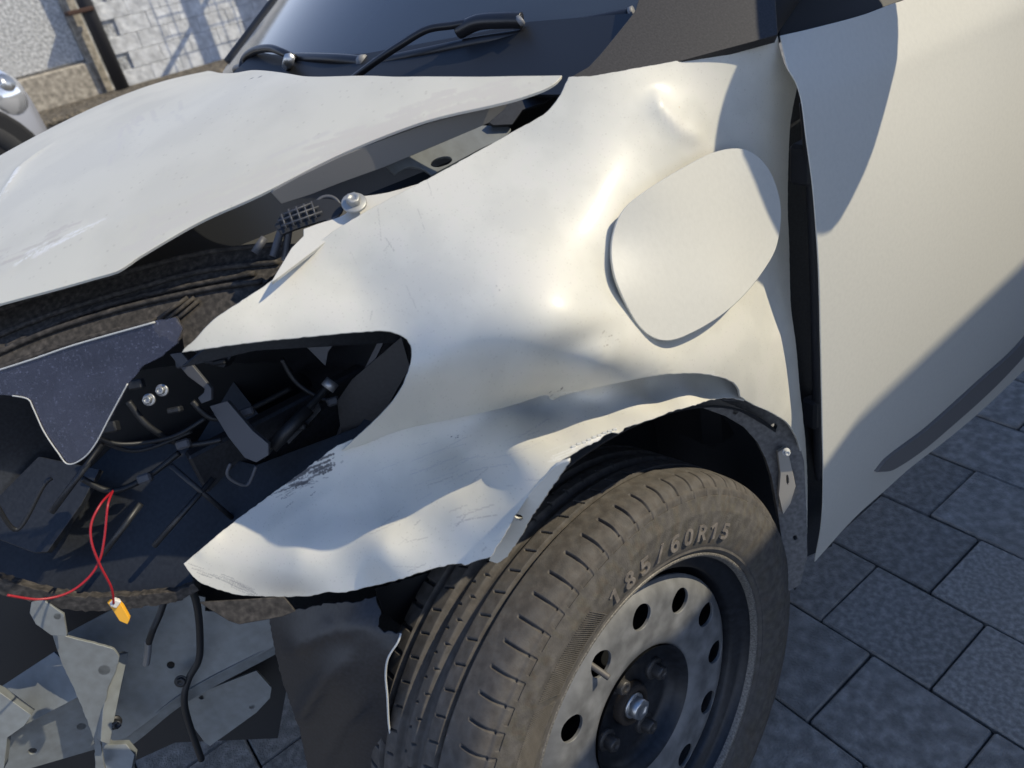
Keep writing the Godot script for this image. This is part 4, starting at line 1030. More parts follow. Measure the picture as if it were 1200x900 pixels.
func small_parts() -> void:
	var flat := {"cell": 0.03, "step": 0.006}
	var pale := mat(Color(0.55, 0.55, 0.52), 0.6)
	var metal := mat(Color(0.35, 0.36, 0.37), 0.4, 0.7)
	var bar := mat(Color(0.07, 0.072, 0.08), 0.5)
	add(car, "subframe_backing", sheet([Vector3(-0.4869, 0.359, -0.5), Vector3(0.9487, -0, 0.3162), Vector3(0.0652, 0.9785, -0.1957),  # flat black sheet added for the dark subframe, covering the pavers behind
		[],
		[V(-0.0951,0.2371,1), V(0.2288,0.0352,1), V(0.1905,-0.0822,1), V(0.1402,-0.1767,1), V(0.0161,-0.1167,1), V(-0.0498,-0.12,1), V(-0.1953,-0.0685,1), V(-0.2291,-0.049,1)], 2e-05], {"cell": 0.06}), black)
	add(car, "lamp_lever", sheet([Vector3(-0.2592, 0.7962, -0.33), Vector3(0.8321, -0, 0.5547), Vector3(0.225, 0.914, -0.3375),
		[],
		[V(-0.0207,0.0263,1), V(-0.0093,0.0257,1), V(0.0001,0.0071,1), V(0.0111,-0.0156,1), V(0.0082,-0.0266,1), V(-0.0021,-0.0281,1), V(-0.0041,-0.0224,1), V(0.0032,-0.0185,1), V(0.0052,-0.0144,1), V(-0.0085,0.0017,1)], 2e-05], {"cell": 0.03, "hem": 0.006}), bar)
	add(car, "lamp_lever", sheet([Vector3(-0.2444, 0.7272, -0.32), Vector3(0.8321, -0, 0.5547), Vector3(0.225, 0.914, -0.3375),
		[],
		[V(-0.0247,0.0274,1), V(-0.0056,0.0291,1), V(0.0131,-0.0073,1), V(0.0258,-0.024,1), V(0.0228,-0.0356,1), V(0.0085,-0.0404,1), V(-0.002,-0.0335,1), V(-0.0135,-0.0086,1)], 2e-05], {"cell": 0.03, "hem": 0.008}), bar)
	add(car, "damper", tube([Vector3(-0.2378, 0.6888, -0.31), Vector3(-0.1405, 0.7277, -0.31)], 0.0045, 12, false), mat(Color(0.05, 0.055, 0.06), 0.3, 0.6))
	add(car, "damper", tube([Vector3(-0.2245, 0.6922, -0.31), Vector3(-0.171, 0.7138, -0.31)], 0.0075, 12, false), black)
	add(car, "damper_tip", tube([Vector3(-0.1451, 0.7265, -0.308), Vector3(-0.1358, 0.7316, -0.308)], 0.008, 12, false), metal)
	add(car, "wire_loop", tube([Vector3(-0.2704, 0.7043, -0.3), Vector3(-0.2771, 0.6971, -0.3), Vector3(-0.2771, 0.6878, -0.3), Vector3(-0.2691, 0.6742, -0.3), Vector3(-0.2618, 0.6729, -0.3), Vector3(-0.2485, 0.6867, -0.3)], 0.0018, 8), bar)
	for q in [Vector3(-0.3078, 0.7899, -0.34), Vector3(-0.2932, 0.7932, -0.34)]: add(car, "lamp_stud", hex_bolt(0.0045, 0.008, 1.4), metal, frame_z(q, Vector3(-0.4, 0.5, 0.75)))
	for q in [[Vector3(-0.3616, 0.6972, -0.325), Vector3(-0.415, 0.6653, -0.325)], [Vector3(-0.32, 0.7209, -0.325), Vector3(-0.283, 0.6013, -0.325)], [Vector3(-0.3639, 0.7732, -0.33), Vector3(-0.4316, 0.732, -0.33)], [Vector3(-0.2894, 0.6835, -0.325), Vector3(-0.3717, 0.6444, -0.325)]]: add(car, "pan_rib", tube(q, 0.003, 6, false), dark)
	for q in [[Vector3(-0.3708, 0.7929, -0.33), Vector3(-0.351, 0.7653, -0.33), Vector3(-0.3073, 0.7471, -0.33), Vector3(-0.27, 0.7489, -0.33)], [Vector3(-0.3673, 0.7812, -0.335), Vector3(-0.3408, 0.7478, -0.335), Vector3(-0.2862, 0.7397, -0.335)], [Vector3(-0.4627, 0.7706, -0.32), Vector3(-0.4609, 0.7375, -0.32), Vector3(-0.4246, 0.7653, -0.32), Vector3(-0.415, 0.7693, -0.32)]]: add(car, "cable", tube(q, 0.0022, 8), black)
	add(car, "yellow_connector", sheet([Vector3(-0.4263, 0.6339, -0.27), Vector3(0.932, -0, 0.3624), Vector3(0.1075, 0.955, -0.2765),
		[],
		[V(-0.0049,0.0126,1), V(0.0035,0.0111,1), V(0.0055,0.0036,1), V(0.0066,-0.0105,1), V(0.0033,-0.0149,1), V(-0.0018,-0.009,1), V(-0.0033,0.0042,1)], 2e-05], {"cell": 0.02, "hem": 0.006}), mat(Color(0.85, 0.42, 0.03), 0.4))
	add(car, "connector_cap", block(Vector3(0.008, 0.007, 0.006), 0.001), mat(Color(0.7, 0.68, 0.64), 0.5), Transform3D(Basis(Vector3(0, 0, 1), 0.5), Vector3(-0.4234, 0.6465, -0.268)))
	add(car, "ground_cable", tube([Vector3(-0.3906, 0.5519, -0.36), Vector3(-0.4031, 0.5368, -0.36), Vector3(-0.4172, 0.523, -0.36), Vector3(-0.4286, 0.5024, -0.37)], 0.0038, 10), black)
	add(car, "cable_lug", tube([Vector3(-0.4277, 0.5046, -0.37), Vector3(-0.4353, 0.4885, -0.372), Vector3(-0.4434, 0.4732, -0.375)], 0.004, 10), metal)
	add(car, "hose", tube([Vector3(-0.3611, 0.5671, -0.33), Vector3(-0.3657, 0.5311, -0.345), Vector3(-0.3775, 0.4844, -0.36), Vector3(-0.3937, 0.4447, -0.365), Vector3(-0.4128, 0.4241, -0.37), Vector3(-0.4283, 0.4029, -0.37), Vector3(-0.4388, 0.3707, -0.37), Vector3(-0.4523, 0.2939, -0.37)], 0.0042, 10), black)
	add(car, "grommet", hex_bolt(0.006, 0.004, 1.3), black, frame_z(Vector3(-0.423, 0.424, -0.372), Vector3(-0.35, 0.35, 0.87)))
	add(car, "bracket_clip", hex_bolt(0.005, 0.012, 1.5), black, frame_z(Vector3(-0.4964, 0.4547, -0.34), Vector3(0.2, 0.3, 0.9)))
	add(car, "bracket_ring", lathe([Vector2(0.0062, 0.0), Vector2(0.0068, 0.0016), Vector2(0.008, 0.0018), Vector2(0.0092, 0.0)], 28), metal, frame_z(Vector3(-0.4763, 0.5187, -0.349), Vector3(-0.35, 0.25, 0.9)))
	add(car, "lamp_bracket", sheet([Vector3(-0.122, 0.7464, -0.36), Vector3(0.848, -0, 0.53), Vector3(0.1606, 0.953, -0.257),
		[],
		[V(-0.0202,0.0177,1), V(0.0064,0.0159,1), V(0.0237,0.0091,1), V(0.008,-0.0038,1), V(0.0009,-0.0188,1)], 2e-05], flat), bar)
	add(car, "lamp_strip", sheet([Vector3(-0.1075, 0.7148, -0.3), Vector3(0.5665, -0, 0.824), Vector3(0.1663, 0.9794, -0.1143),
		[],
		[V(0.0321,0.0525,1), V(0.0382,0.0515,1), V(-0.008,-0.0106,1), V(-0.0442,-0.068,1), V(-0.0511,-0.0671,1), V(-0.0142,-0.0086,1)], 2e-05], {"cell": 0.03, "hem": 0.006}), bar)
	add(car, "lamp_side_box", sheet([Vector3(-0.2357, 0.8113, -0.37), Vector3(0.8321, -0, 0.5547), Vector3(0.225, 0.914, -0.3375),
		[],
		[V(-0.0125,-0.0012,1), V(0.0241,-0.004,1), V(0.0269,-0.022,1), V(0.0171,-0.0311,1), V(-0.0013,-0.0228,1)], 2e-05], {"cell": 0.03, "hem": 0.02}), dark)
	add(car, "lamp_duct", sheet([Vector3(-0.1927, 0.6798, -0.33), Vector3(0.8137, -0, 0.5812), Vector3(0.2921, 0.8646, -0.4089),
		[],
		[V(-0.0136,0.0073,1), V(0.0109,0.0196,1), V(0.0335,0.0332,1), V(0.0355,0.0231,1), V(0.0144,0.0073,1), V(-0.0087,-0.0083,1)], 2e-05], {"cell": 0.03, "hem": 0.012}), dark)
	for q in [Vector3(-0.2369, 0.8048, -0.36), Vector3(-0.2295, 0.7898, -0.35), Vector3(-0.1677, 0.7076, -0.32), Vector3(-0.1851, 0.6919, -0.32), Vector3(-0.2614, 0.8018, -0.36), Vector3(-0.3109, 0.8061, -0.35), Vector3(-0.291, 0.7676, -0.34), Vector3(-0.35, 0.7856, -0.33)]: add(car, "lamp_clip", block(Vector3(rng.randf_range(0.008, 0.016), rng.randf_range(0.006, 0.012), 0.01), 0.0015), [bar, dark, black][rng.randi() % 3], frame_z(q, Vector3(-0.5, 0.45, 0.7)))
	for k in 2: add(car, "door_hinge", block(Vector3(0.03, 0.05, 0.03), 0.004), bar, Transform3D(Basis.IDENTITY, [Vector3(0.448, 0.8053, -0.12), Vector3(0.4707, 0.4245, -0.12)][k]))
	add(car, "door_seal", tube([Vector3(0.4288, 0.8818, -0.11), Vector3(0.4471, 0.7421, -0.11), Vector3(0.4603, 0.5507, -0.11), Vector3(0.4729, 0.2964, -0.11)], 0.006, 10), bar)
	# pale edges: lit rim of the broken lens as tubes, torn guard edge
	add(car, "lens_lit_edge", tube([Vector3(-0.4064, 0.8517, -0.3356), Vector3(-0.397, 0.8467, -0.3261), Vector3(-0.3971, 0.8375, -0.3212), Vector3(-0.3992, 0.818, -0.3123), Vector3(-0.3981, 0.7991, -0.3015), Vector3(-0.3959, 0.7877, -0.2938), Vector3(-0.3835, 0.7899, -0.2858), Vector3(-0.3685, 0.8, -0.2802), Vector3(-0.3459, 0.8215, -0.2751), Vector3(-0.3215, 0.8444, -0.2694)], 0.0006, 6), pale)
	add(car, "lens_lit_edge", tube([Vector3(-0.4117, 0.8734, -0.3511), Vector3(-0.3764, 0.8779, -0.3276), Vector3(-0.3411, 0.8831, -0.3045), Vector3(-0.2791, 0.8889, -0.2621)], 0.0008, 6), pale)
	add(car, "torn_edge", tube([Vector3(-0.2215, 0.5646, -0.0989), Vector3(-0.2284, 0.5583, -0.0974), Vector3(-0.2415, 0.5435, -0.1017), Vector3(-0.2495, 0.5215, -0.1052), Vector3(-0.2563, 0.4937, -0.1056), Vector3(-0.2666, 0.4524, -0.1073), Vector3(-0.2716, 0.4199, -0.1075), Vector3(-0.2797, 0.3729, -0.1081)], 0.0011, 6), pale)
	add(car, "arch_clip", sheet([Vector3(0.3044, 0.4433, -0.045), Vector3(0.8619, -0, 0.507), Vector3(0.1008, 0.98, -0.1713),
		[],
		[V(-0.0067,0.0394,1), V(0.005,0.0439,1), V(0.0083,0.0169,1), V(0.0113,-0.0157,1), V(0.0023,-0.0393,1), V(-0.0081,-0.0524,1), V(-0.0112,-0.0228,1), V(-0.0061,0.0079,1)], 2e-05], {"cell": 0.02, "hem": 0.006, "holes": [circle2([Vector2(0.002, -0.0031)][0], 0.0022, 16, 0.008)]}), mat(Color(0.36, 0.33, 0.28), 0.7))
	add(car, "arch_clip_screw", hex_bolt(0.004, 0.006, 1.3), pale, frame_z(Vector3(0.3017, 0.4899, -0.043), Vector3(-0.5, 0.2, 0.85)))
	add(car, "fender_lip", sheet([Vector3(-0.1117, 0.6801, -0.025), Vector3(0.6247, -0, 0.7809), Vector3(-0.0809, 0.9946, 0.0647),
		[],
		[V(-0.0359,-0.0589,1), V(-0.0151,-0.0241,1), V(0.0073,0.0116,1), V(0.028,0.0414,1), V(0.0516,0.0691,1), V(0.0653,0.075,1), V(0.0377,0.0342,1), V(0.0183,0.0052,1), V(0.0008,-0.0257,1), V(-0.0164,-0.0513,1), V(-0.029,-0.0623,1)], 2e-05], {"cell": 0.02, "rough": 0.0005, "holes": [circle2([Vector2(0.0066, 0.0048)][0], 0.0045)]}), paint)
	for q in [[Vector3(-0.3945, 0.8782, -0.5112), Vector3(-0.3353, 0.8841, -0.484), Vector3(-0.2707, 0.8868, -0.4449), Vector3(-0.1912, 0.8895, -0.395), Vector3(-0.1206, 0.8848, -0.3325)], [Vector3(-0.406, 0.8633, -0.4776), Vector3(-0.3471, 0.8706, -0.4541), Vector3(-0.2742, 0.8758, -0.4155), Vector3(-0.2032, 0.879, -0.3731), Vector3(-0.1418, 0.8753, -0.3196)], [Vector3(-0.4117, 0.8598, -0.4365), Vector3(-0.3544, 0.8678, -0.4151), Vector3(-0.2841, 0.8722, -0.3799), Vector3(-0.2095, 0.8719, -0.3346), Vector3(-0.1686, 0.869, -0.3054)], [Vector3(-0.4174, 0.8495, -0.4254), Vector3(-0.3391, 0.8564, -0.3895), Vector3(-0.2673, 0.8584, -0.3497)], [Vector3(-0.3954, 0.857, -0.4537), Vector3(-0.3272, 0.8671, -0.4309), Vector3(-0.2557, 0.8713, -0.3907), Vector3(-0.1665, 0.8715, -0.3275)]]: add(car, "housing_ridge", tube(q, 0.0028, 8), black_dusty)
	for q in [[Vector3(-0.2667, 0.8597, -0.3475), Vector3(-0.2328, 0.87, -0.3436)], [Vector3(-0.2638, 0.8566, -0.3408), Vector3(-0.2277, 0.869, -0.3389)], [Vector3(-0.2617, 0.8536, -0.3347), Vector3(-0.2251, 0.8665, -0.3334)]]: add(car, "housing_rib", tube(q, 0.002, 6, false), black_dusty)
	for k in 9: add(car, "lip_tab", block(Vector3(0.0045, 0.003, 0.0025), 0.0006), paint, frame_z([Vector3(-0.039, 0.7234, -0.0146), Vector3(-0.0333, 0.723, -0.0142), Vector3(-0.0287, 0.7229, -0.0125), Vector3(-0.023, 0.7226, -0.012), Vector3(-0.017, 0.7219, -0.0118), Vector3(-0.0114, 0.7207, -0.0113), Vector3(-0.0043, 0.7187, -0.0125), Vector3(0.0019, 0.7169, -0.0125), Vector3(0.008, 0.7153, -0.0124)][k], Vector3(-0.5, 0.3, 0.8)))
	for q in [[Vector3(-0.2706, 0.7584, -0.36), Vector3(-0.2601, 0.7342, -0.35), Vector3(-0.2244, 0.7249, -0.35), Vector3(-0.1702, 0.7195, -0.36)], [Vector3(-0.3252, 0.7934, -0.35), Vector3(-0.3197, 0.7629, -0.34), Vector3(-0.2989, 0.7282, -0.34), Vector3(-0.2641, 0.7174, -0.33)], [Vector3(-0.1617, 0.7482, -0.38), Vector3(-0.157, 0.7142, -0.37), Vector3(-0.135, 0.69, -0.34), Vector3(-0.109, 0.6958, -0.32)], [Vector3(-0.3965, 0.7353, -0.36), Vector3(-0.3796, 0.7096, -0.355), Vector3(-0.3462, 0.7047, -0.355), Vector3(-0.3058, 0.7161, -0.35)]]: add(car, "wiring_loom", tube(q, 0.0032, 8), black)
	for q in [Vector3(-0.2259, 0.7257, -0.345), Vector3(-0.2992, 0.7309, -0.335), Vector3(-0.1364, 0.6929, -0.335), Vector3(-0.3463, 0.7075, -0.35)]: add(car, "loom_plug", block(Vector3(0.014, 0.01, 0.012), 0.002), bar, frame_z(q, Vector3(-0.3, 0.5, 0.8)))
	# slotted cap beside the bolt
	for q in [[Vector3(-0.137, 0.9333, -0.2717), Vector3(-0.1401, 0.9219, -0.2622)], [Vector3(-0.1293, 0.9356, -0.2711), Vector3(-0.1331, 0.9221, -0.2599)], [Vector3(-0.1222, 0.9359, -0.2688), Vector3(-0.126, 0.9224, -0.2576)], [Vector3(-0.1151, 0.9362, -0.2665), Vector3(-0.1189, 0.9226, -0.2553)], [Vector3(-0.108, 0.9364, -0.2642), Vector3(-0.1124, 0.923, -0.2534)], [Vector3(-0.1429, 0.9291, -0.2699), Vector3(-0.1046, 0.9311, -0.2581)], [Vector3(-0.1427, 0.9248, -0.2658), Vector3(-0.1045, 0.9267, -0.254)], [Vector3(-0.1351, 0.9328, -0.2705), Vector3(-0.1082, 0.935, -0.263)]]: add(car, "cap_rib", tube(q, 0.0009, 6, false), bar)
	add(car, "cap_ring", lathe([Vector2(0.010, 0.0), Vector2(0.0105, 0.003), Vector2(0.013, 0.003), Vector2(0.0135, 0.0)], 28), bar, frame_z(Vector3(-0.0965, 0.9258, -0.259), Vector3(-0.25, 0.65, 0.7)))
	for q in [[Vector3(-0.1359, 0.9145, -0.29), Vector3(-0.1426, 0.9065, -0.29), Vector3(-0.1532, 0.893, -0.29)], [Vector3(-0.1302, 0.9105, -0.29), Vector3(-0.1362, 0.8995, -0.29), Vector3(-0.1437, 0.8845, -0.29)], [Vector3(-0.1516, 0.9099, -0.3), Vector3(-0.1663, 0.8998, -0.3)]]: add(car, "cap_strut", tube(q, 0.004, 8), bar)

# ---------------------------------------------------------------- windscreen, wipers, cowl
func wind_at(y: float, z: float) -> Vector3:
	return Vector3(0.08 + 0.14 * pow((z + 0.82) / 0.6, 2.0) + (y - 0.95) * 1.6, y, z)

func glasshouse() -> void:
	var rows := []
	for j in 14:
		var row := []
		for i in 30: row.append(wind_at(0.945 + 0.5 * j / 13.0, -1.46 + 1.29 * i / 29.0))
		rows.append(row)
	var glass := mat(Color(0.05, 0.06, 0.072), 0.1)
	add(car, "windscreen", grid_mesh(rows), glass)
	add(car, "cowl_panel", sheet([Vector3(0.1548, 0.9868, -0.45), Vector3(0.2169, -0, 0.9762), Vector3(0.8647, 0.464, -0.1922),
		[],
		[V(-0.4642,-0.0421,1), V(0.2845,-0.0547,1), V(0.291,0.0509,1), V(0.2662,0.0597,1), V(0.1271,0.0612,1), V(0.0273,0.0461,1), V(-0.138,0.0276,1), V(-0.3075,0.0277,1), V(-0.4348,0.05,1), V(-0.4617,-0.0088,1)], 2e-05], {"cell": 0.05}), black)
	add(car, "cowl_side_trim", sheet([Vector3(0.2538, 0.9882, -0.125), Vector3(0.8944, -0, 0.4472), Vector3(0.3586, 0.5976, -0.7171),
		[],
		[V(-0.1162,-0.0082,1), V(-0.0914,-0.0138,1), V(-0.0073,-0.0202,1), V(0.0909,-0.0173,1), V(0.1056,0.0248,1), V(0.1169,0.0702,1), V(0.002,0.1073,1), V(-0.0298,0.0538,1), V(-0.0426,0.0424,1), V(-0.0791,0.0113,1), V(-0.096,-0.0013,1)], 2e-05], {"cell": 0.03, "hem": 0.01}), grain(mat(Color(0.06, 0.054, 0.05), 0.6), noise_tex(15, 0.2, 0.45, 512, 3, 1.0), 4.0))
	var pil := []
	for k in 5: pil.append(wind_at(0.945 + 0.125 * k, -1.47))
	add(car, "windscreen_pillar", tube(pil, 0.013, 12), black)
	pil = []
	for k in 5: pil.append(wind_at(0.97 + 0.12 * k, -0.15) + Vector3(0.06, 0, 0.02))
	add(car, "windscreen_pillar", tube(pil, 0.03, 12), black)

func wipers() -> void:
	var gloss := mat(Color(0.014, 0.014, 0.016), 0.35)
	var grey := mat(Color(0.2, 0.2, 0.2), 0.5)
	var arm := add(car, "wiper_arm", tube([Vector3(0.0947, 0.9778, -0.5558), Vector3(0.1178, 0.9982, -0.5099), Vector3(0.1406, 1.013, -0.4757), Vector3(0.1647, 1.024, -0.4482), Vector3(0.1849, 1.024, -0.4211), Vector3(0.2023, 1.024, -0.392), Vector3(0.2256, 1.022, -0.3459)], 0.0045, 10), gloss)
	add(arm, "arm_head", tube([Vector3(0.1914, 1.016, -0.4192), Vector3(0.2019, 1.023, -0.3917), Vector3(0.2128, 1.022, -0.3557), Vector3(0.2239, 1.019, -0.3366)], 0.009, 12), gloss)
	add(arm, "arm_tip", tube([Vector3(0.2188, 1.023, -0.3352), Vector3(0.2145, 1.018, -0.3234)], 0.0035, 8, false), grey)
	var blade := add(car, "wiper_blade", tube([Vector3(0.1436, 0.9883, -0.5629), Vector3(0.1717, 0.9952, -0.473), Vector3(0.2001, 1.001, -0.3975), Vector3(0.2286, 1.003, -0.3329), Vector3(0.2575, 1.006, -0.2759), Vector3(0.2863, 1.008, -0.2271)], 0.0075, 10), gloss)
	add(blade, "blade_tip", tube([Vector3(0.285, 1.009, -0.2257), Vector3(0.2876, 1.01, -0.2218)], 0.0078, 10, false), grey)
	var arm2 := add(car, "wiper_arm", tube([Vector3(0.0718, 0.9786, -0.903), Vector3(0.0879, 1.001, -0.9067), Vector3(0.0964, 1.013, -0.8691), Vector3(0.1008, 1.016, -0.8115), Vector3(0.1015, 1.011, -0.7704), Vector3(0.1069, 1.001, -0.7423)], 0.006, 10), gloss)
	add(arm2, "arm_nut", tube([Vector3(0.0958, 0.9943, -0.7517), Vector3(0.072, 1.011, -0.6714)], 0.008, 6, false), steel)
	var blade2 := add(car, "wiper_blade", tube([Vector3(0.1095, 0.9759, -1.027), Vector3(0.111, 0.9926, -0.882), Vector3(0.1171, 0.9969, -0.7695), Vector3(0.1277, 0.995, -0.6578), Vector3(0.1408, 0.9896, -0.5914)], 0.009, 10), gloss)
	add(blade2, "blade_tip", tube([Vector3(0.1386, 0.9912, -0.5939), Vector3(0.1404, 0.9909, -0.5848)], 0.0092, 10, false), grey)

# ---------------------------------------------------------------- wall, posts and gate behind
func background() -> void:
	var plaster := grain(mat(Color(0.72, 0.73, 0.735), 0.9), noise_tex(51, 0.02, 0.5, 512, 5, 0.9), 0.9)
	bumpy(plaster, normal_tex(52, 0.05, 5.0), 0.8)
	var rough := grain(mat(Color(0.72, 0.72, 0.71), 0.95), noise_tex(53, 0.05, 0.65, 512, 5, 1.0), 0.8)
	bumpy(rough, normal_tex(54, 0.06, 4.0), 0.7)
	var wall := thing("block_wall", "whitewashed block wall behind the car, flaking and patched", "wall", Vector3(1.5, 0, -11.0))
	add(wall, "wall_core", block(Vector3(16, 2.6, 0.2), 0.01), plaster, Transform3D(Basis.IDENTITY, Vector3(0, 1.3, -0.13)))
	var mats := []
	for k in 3:
		var c: float = [0.78, 0.76, 0.8][k]
		var m := grain(mat(Color(c, c * 1.01, c * 1.02), 0.9), noise_tex(55 + k, 0.02, 0.72, 256, 5, 0.9), 1.1)
		bumpy(m, normal_tex(58 + k, 0.03, 3.0, 256), 0.6)
		mats.append(m)
	var shapes := []
	for k in 4: shapes.append(block(Vector3(0.391, 0.191, 0.05), 0.004, 0.0025))
	for j in 10:
		for i in 9:
			var at := Vector3(0.5 + 0.395 * i + (0.2 if j % 2 else 0.0), 0.13 + 0.195 * j, -0.0265 + rng.randf_range(-0.002, 0.003))
			add(wall, "block", shapes[rng.randi() % 4], mats[rng.randi() % 3], Transform3D(Basis.IDENTITY, at))
	var slab := add(wall, "rough_render", block(Vector3(7.6, 2.2, 0.06), 0.02), rough, Transform3D(Basis.IDENTITY, Vector3(-3.81, 1.55, 0.0)))
	slab.set_meta("label", "rough pale render left of the post")
	var beige := grain(mat(Color(0.56, 0.5, 0.41), 0.9), noise_tex(61, 0.03, 0.6, 256), 1.5)
	add(wall, "plinth_stone", block(Vector3(0.85, 0.42, 0.18), 0.02), beige, Transform3D(Basis.IDENTITY, Vector3(-0.42, 0.23, 0.06)))
	add(wall, "plinth_stone", block(Vector3(2.6, 0.4, 0.16), 0.02), beige, Transform3D(Basis.IDENTITY, Vector3(-2.2, 0.22, 0.05)))
	add(wall, "pillar", block(Vector3(0.16, 2.6, 0.06), 0.008), beige, Transform3D(Basis.IDENTITY, Vector3(0.07, 1.3, 0.004)))
	var dirt := grain(mat(Color(0.33, 0.28, 0.21), 0.95), noise_tex(62, 0.03, 0.4, 256), 1.2)
	bumpy(dirt, normal_tex(63, 0.05, 14.0, 256), 1.4)
	var bank := add(self, "dirt_strip", block(Vector3(12, 0.1, 1.1), 0.04), dirt, Transform3D(Basis.IDENTITY, Vector3(0, 0.01, -10.35)))
	tag(bank, "strip of bare brown dirt along the foot of the wall", "dirt", "", "structure")
	var pole := thing("steel_post", "dark steel post standing in front of the beige pillar", "post", Vector3(1.715, 0, -10.74))
	add(pole, "shaft", tube([Vector3(0, 0, 0), Vector3(0, 2.7, 0)], 0.085, 20, false), mat(Color(0.05, 0.05, 0.055), 0.5, 0.3))
	add(pole, "clamp", block(Vector3(0.3, 0.05, 0.22), 0.01), mat(Color(0.06, 0.03, 0.02), 0.8), Transform3D(Basis.IDENTITY, Vector3(-0.1, 0.98, 0.0)))
	var gate := thing("mesh_gate", "steel mesh gate with square posts and a diagonal brace by the wall", "gate", Vector3(4.6, 0, -10.0))
	var gm := mat(Color(0.08, 0.09, 0.11), 0.5, 0.4)
	for x in [-0.37, 0.32, 1.1]: add(gate, "post", block(Vector3(0.14, 3.0, 0.1), 0.008), gm, Transform3D(Basis.IDENTITY, Vector3(x, 1.5, 0)))
	add(gate, "brace", tube([Vector3(-1.1, 1.48, 0.0), Vector3(0.6, 2.86, 0)], 0.03, 10, false), gm)
	for k in 9: add(gate, "mesh_wire", tube([Vector3(-0.9 + 0.2 * k, 0.1, -0.03), Vector3(-0.9 + 0.2 * k, 2.9, -0.03)], 0.006, 6, false), gm)
	for k in 12: add(gate, "mesh_wire", tube([Vector3(-0.9, 0.2 + 0.24 * k, -0.045), Vector3(1.1, 0.2 + 0.24 * k, -0.045)], 0.006, 6, false), gm)
	var rp := thing("red_post", "red and white painted post beside the windscreen edge", "post", Vector3(4.12, 0, -10.8))
	for k in 5: add(rp, "band", block(Vector3(0.16, 0.5, 0.1), 0.006), mat(Color(0.3, 0.06, 0.03) if k % 2 == 0 else Color(0.7, 0.7, 0.68), 0.6), Transform3D(Basis.IDENTITY, Vector3(0, 0.25 + 0.5 * k, 0)))

# ---------------------------------------------------------------- the vehicles on either side
func road_wheel(parent: Node3D, at: Vector3, r: float) -> void:
	var t := add(parent, "wheel", lathe([Vector2(r * 0.66, 0.06), Vector2(r * 0.72, 0.09), Vector2(r * 0.92, 0.095), Vector2(r, 0.07), Vector2(r, -0.07), Vector2(r * 0.9, -0.1), Vector2(r * 0.6, -0.09)], 40), mat(Color(0.025, 0.025, 0.026), 0.8), Transform3D(Basis.IDENTITY, at))
	add(t, "rim", lathe([Vector2(r * 0.67, 0.07), Vector2(r * 0.62, 0.05), Vector2(r * 0.5, 0.03), Vector2(r * 0.3, 0.055), Vector2(0, 0.06)], 40), mat(Color(0.35, 0.36, 0.37), 0.35, 0.8))

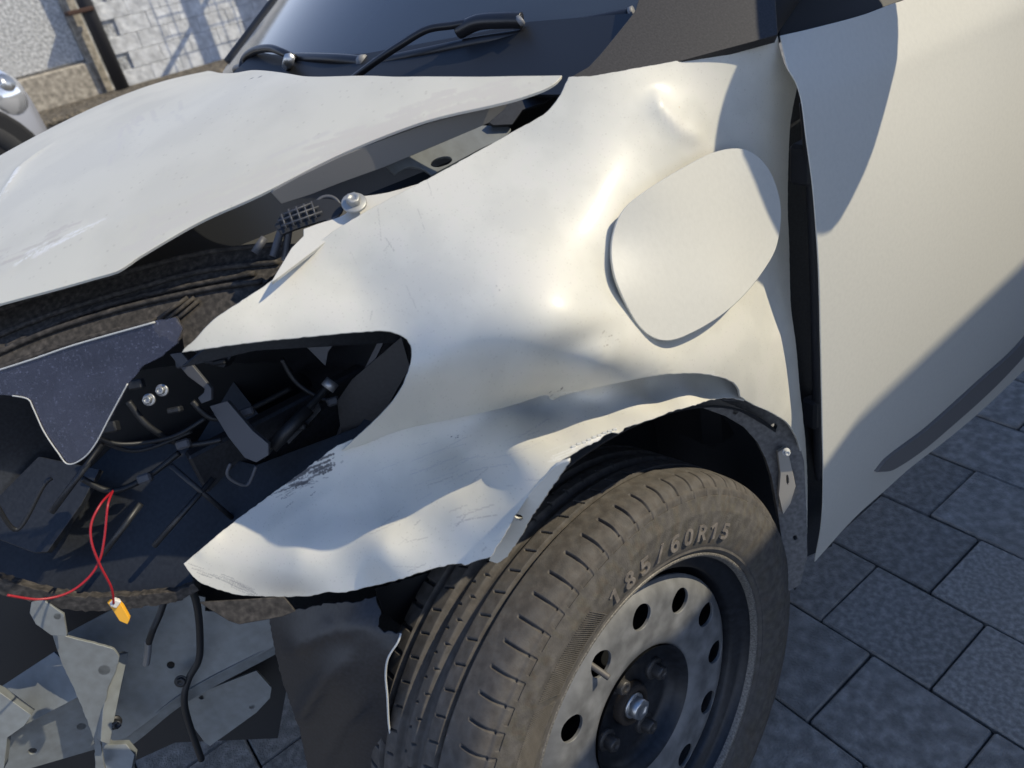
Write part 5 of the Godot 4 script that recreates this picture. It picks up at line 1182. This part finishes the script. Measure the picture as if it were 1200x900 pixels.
func neighbours() -> void:
	var silver := mat(Color(0.3, 0.3, 0.32), 0.4, 0.3)
	silver.clearcoat_enabled = true
	silver.clearcoat = 0.6
	var glass := mat(Color(0.02, 0.025, 0.03), 0.06)
	var s := thing("parked_sedan", "silver car beyond the hood, only its headlamp and front wheel arch showing", "car", Vector3(0.16, 0, -5.45))
	s.scale = Vector3(1, 1.2, 1)
	add(s, "body", loft([[0.0, 0.34, 0.62, 0.5, 0.45], [-0.05, 0.26, 0.68, 0.66, 0.6], [-0.2, 0.22, 0.76, 0.8, 0.72], [-0.5, 0.2, 0.84, 0.85, 0.76], [-1.25, 0.2, 0.94, 0.86, 0.77], [-3.6, 0.2, 0.98, 0.86, 0.78], [-4.1, 0.25, 0.95, 0.82, 0.74], [-4.35, 0.35, 0.85, 0.7, 0.65]], 40, 4.5), silver)
	add(s, "glasshouse", loft([[-1.1, 0.9, 0.96, 0.7, 0.66], [-1.9, 0.9, 1.4, 0.76, 0.56], [-3.0, 0.9, 1.43, 0.76, 0.56], [-3.9, 0.9, 1.0, 0.7, 0.62]], 32, 5.0), glass)
	for x in [-0.44, -3.3]:
		for z in [0.8, -0.8]: 
			add(s, "wheel_arch", lathe([Vector2(0.37, -0.02), Vector2(0.37, 0.065), Vector2(0.35, 0.068), Vector2(0.1, 0.066), Vector2(0, 0.066)], 40), mat(Color(0.01, 0.01, 0.011), 0.8), Transform3D(Basis.IDENTITY if z > 0 else Basis(Vector3.UP, PI), Vector3(x, 0.31, z)))
			road_wheel(s, Vector3(x, 0.31, z * 0.98), 0.31)
	for z in [0.62, -0.62]:
		var lamp := add(s, "headlamp", lathe([Vector2(0.16, -0.05), Vector2(0.15, 0.0), Vector2(0.1, 0.05), Vector2(0.04, 0.07), Vector2(0, 0.072)], 28), mat(Color(0.75, 0.76, 0.78), 0.08, 0.7), Transform3D(frame_z(Vector3.ZERO, Vector3(0.75, 0.45, 0.6 * signf(z))).basis.scaled(Vector3(1, 0.8, 1)), Vector3(-0.13, 0.66, z)))
		add(lamp, "reflector", lathe([Vector2(0.05, 0.0), Vector2(0.045, 0.03), Vector2(0, 0.02)], 20), steel, Transform3D(Basis.IDENTITY, Vector3(0.03, 0, 0.06)))
	# the van whose roof edge shades the sill, the wheel and the pavers
	var v := thing("parked_van", "pale grey van parked alongside on the sunny side, unseen, its pale tone chosen to bounce light", "van", Vector3(0, 0, 1.72))
	var vp := mat(Color(0.4, 0.4, 0.4), 0.4)  # pale tone lets the unseen van bounce light into the shade
	add(v, "body", loft([[0.35, 0.4, 1.45, 0.7, 0.6], [0.42, 0.3, 1.6, 0.85, 0.78], [0.7, 0.28, 1.72, 0.9, 0.82], [1.0, 0.28, 1.8, 0.9, 0.82], [1.3, 0.28, 1.88, 0.9, 0.82], [1.5, 0.28, 1.92, 0.9, 0.82], [1.62, 0.28, 1.99, 0.9, 0.82], [2.0, 0.28, 2.03, 0.9, 0.82], [3.0, 0.28, 2.08, 0.9, 0.82], [4.4, 0.28, 2.05, 0.9, 0.82], [4.6, 0.4, 1.6, 0.8, 0.7]], 40, 9.0), vp)
	for x in [1.0, 3.7]:
		for z in [0.86, -0.86]: road_wheel(v, Vector3(x, 0.33, z), 0.33)
	add(v, "window", block(Vector3(1.6, 0.5, 0.04), 0.01), glass, Transform3D(Basis(Vector3.RIGHT, 0.06), Vector3(2.6, 1.4, -0.86)))
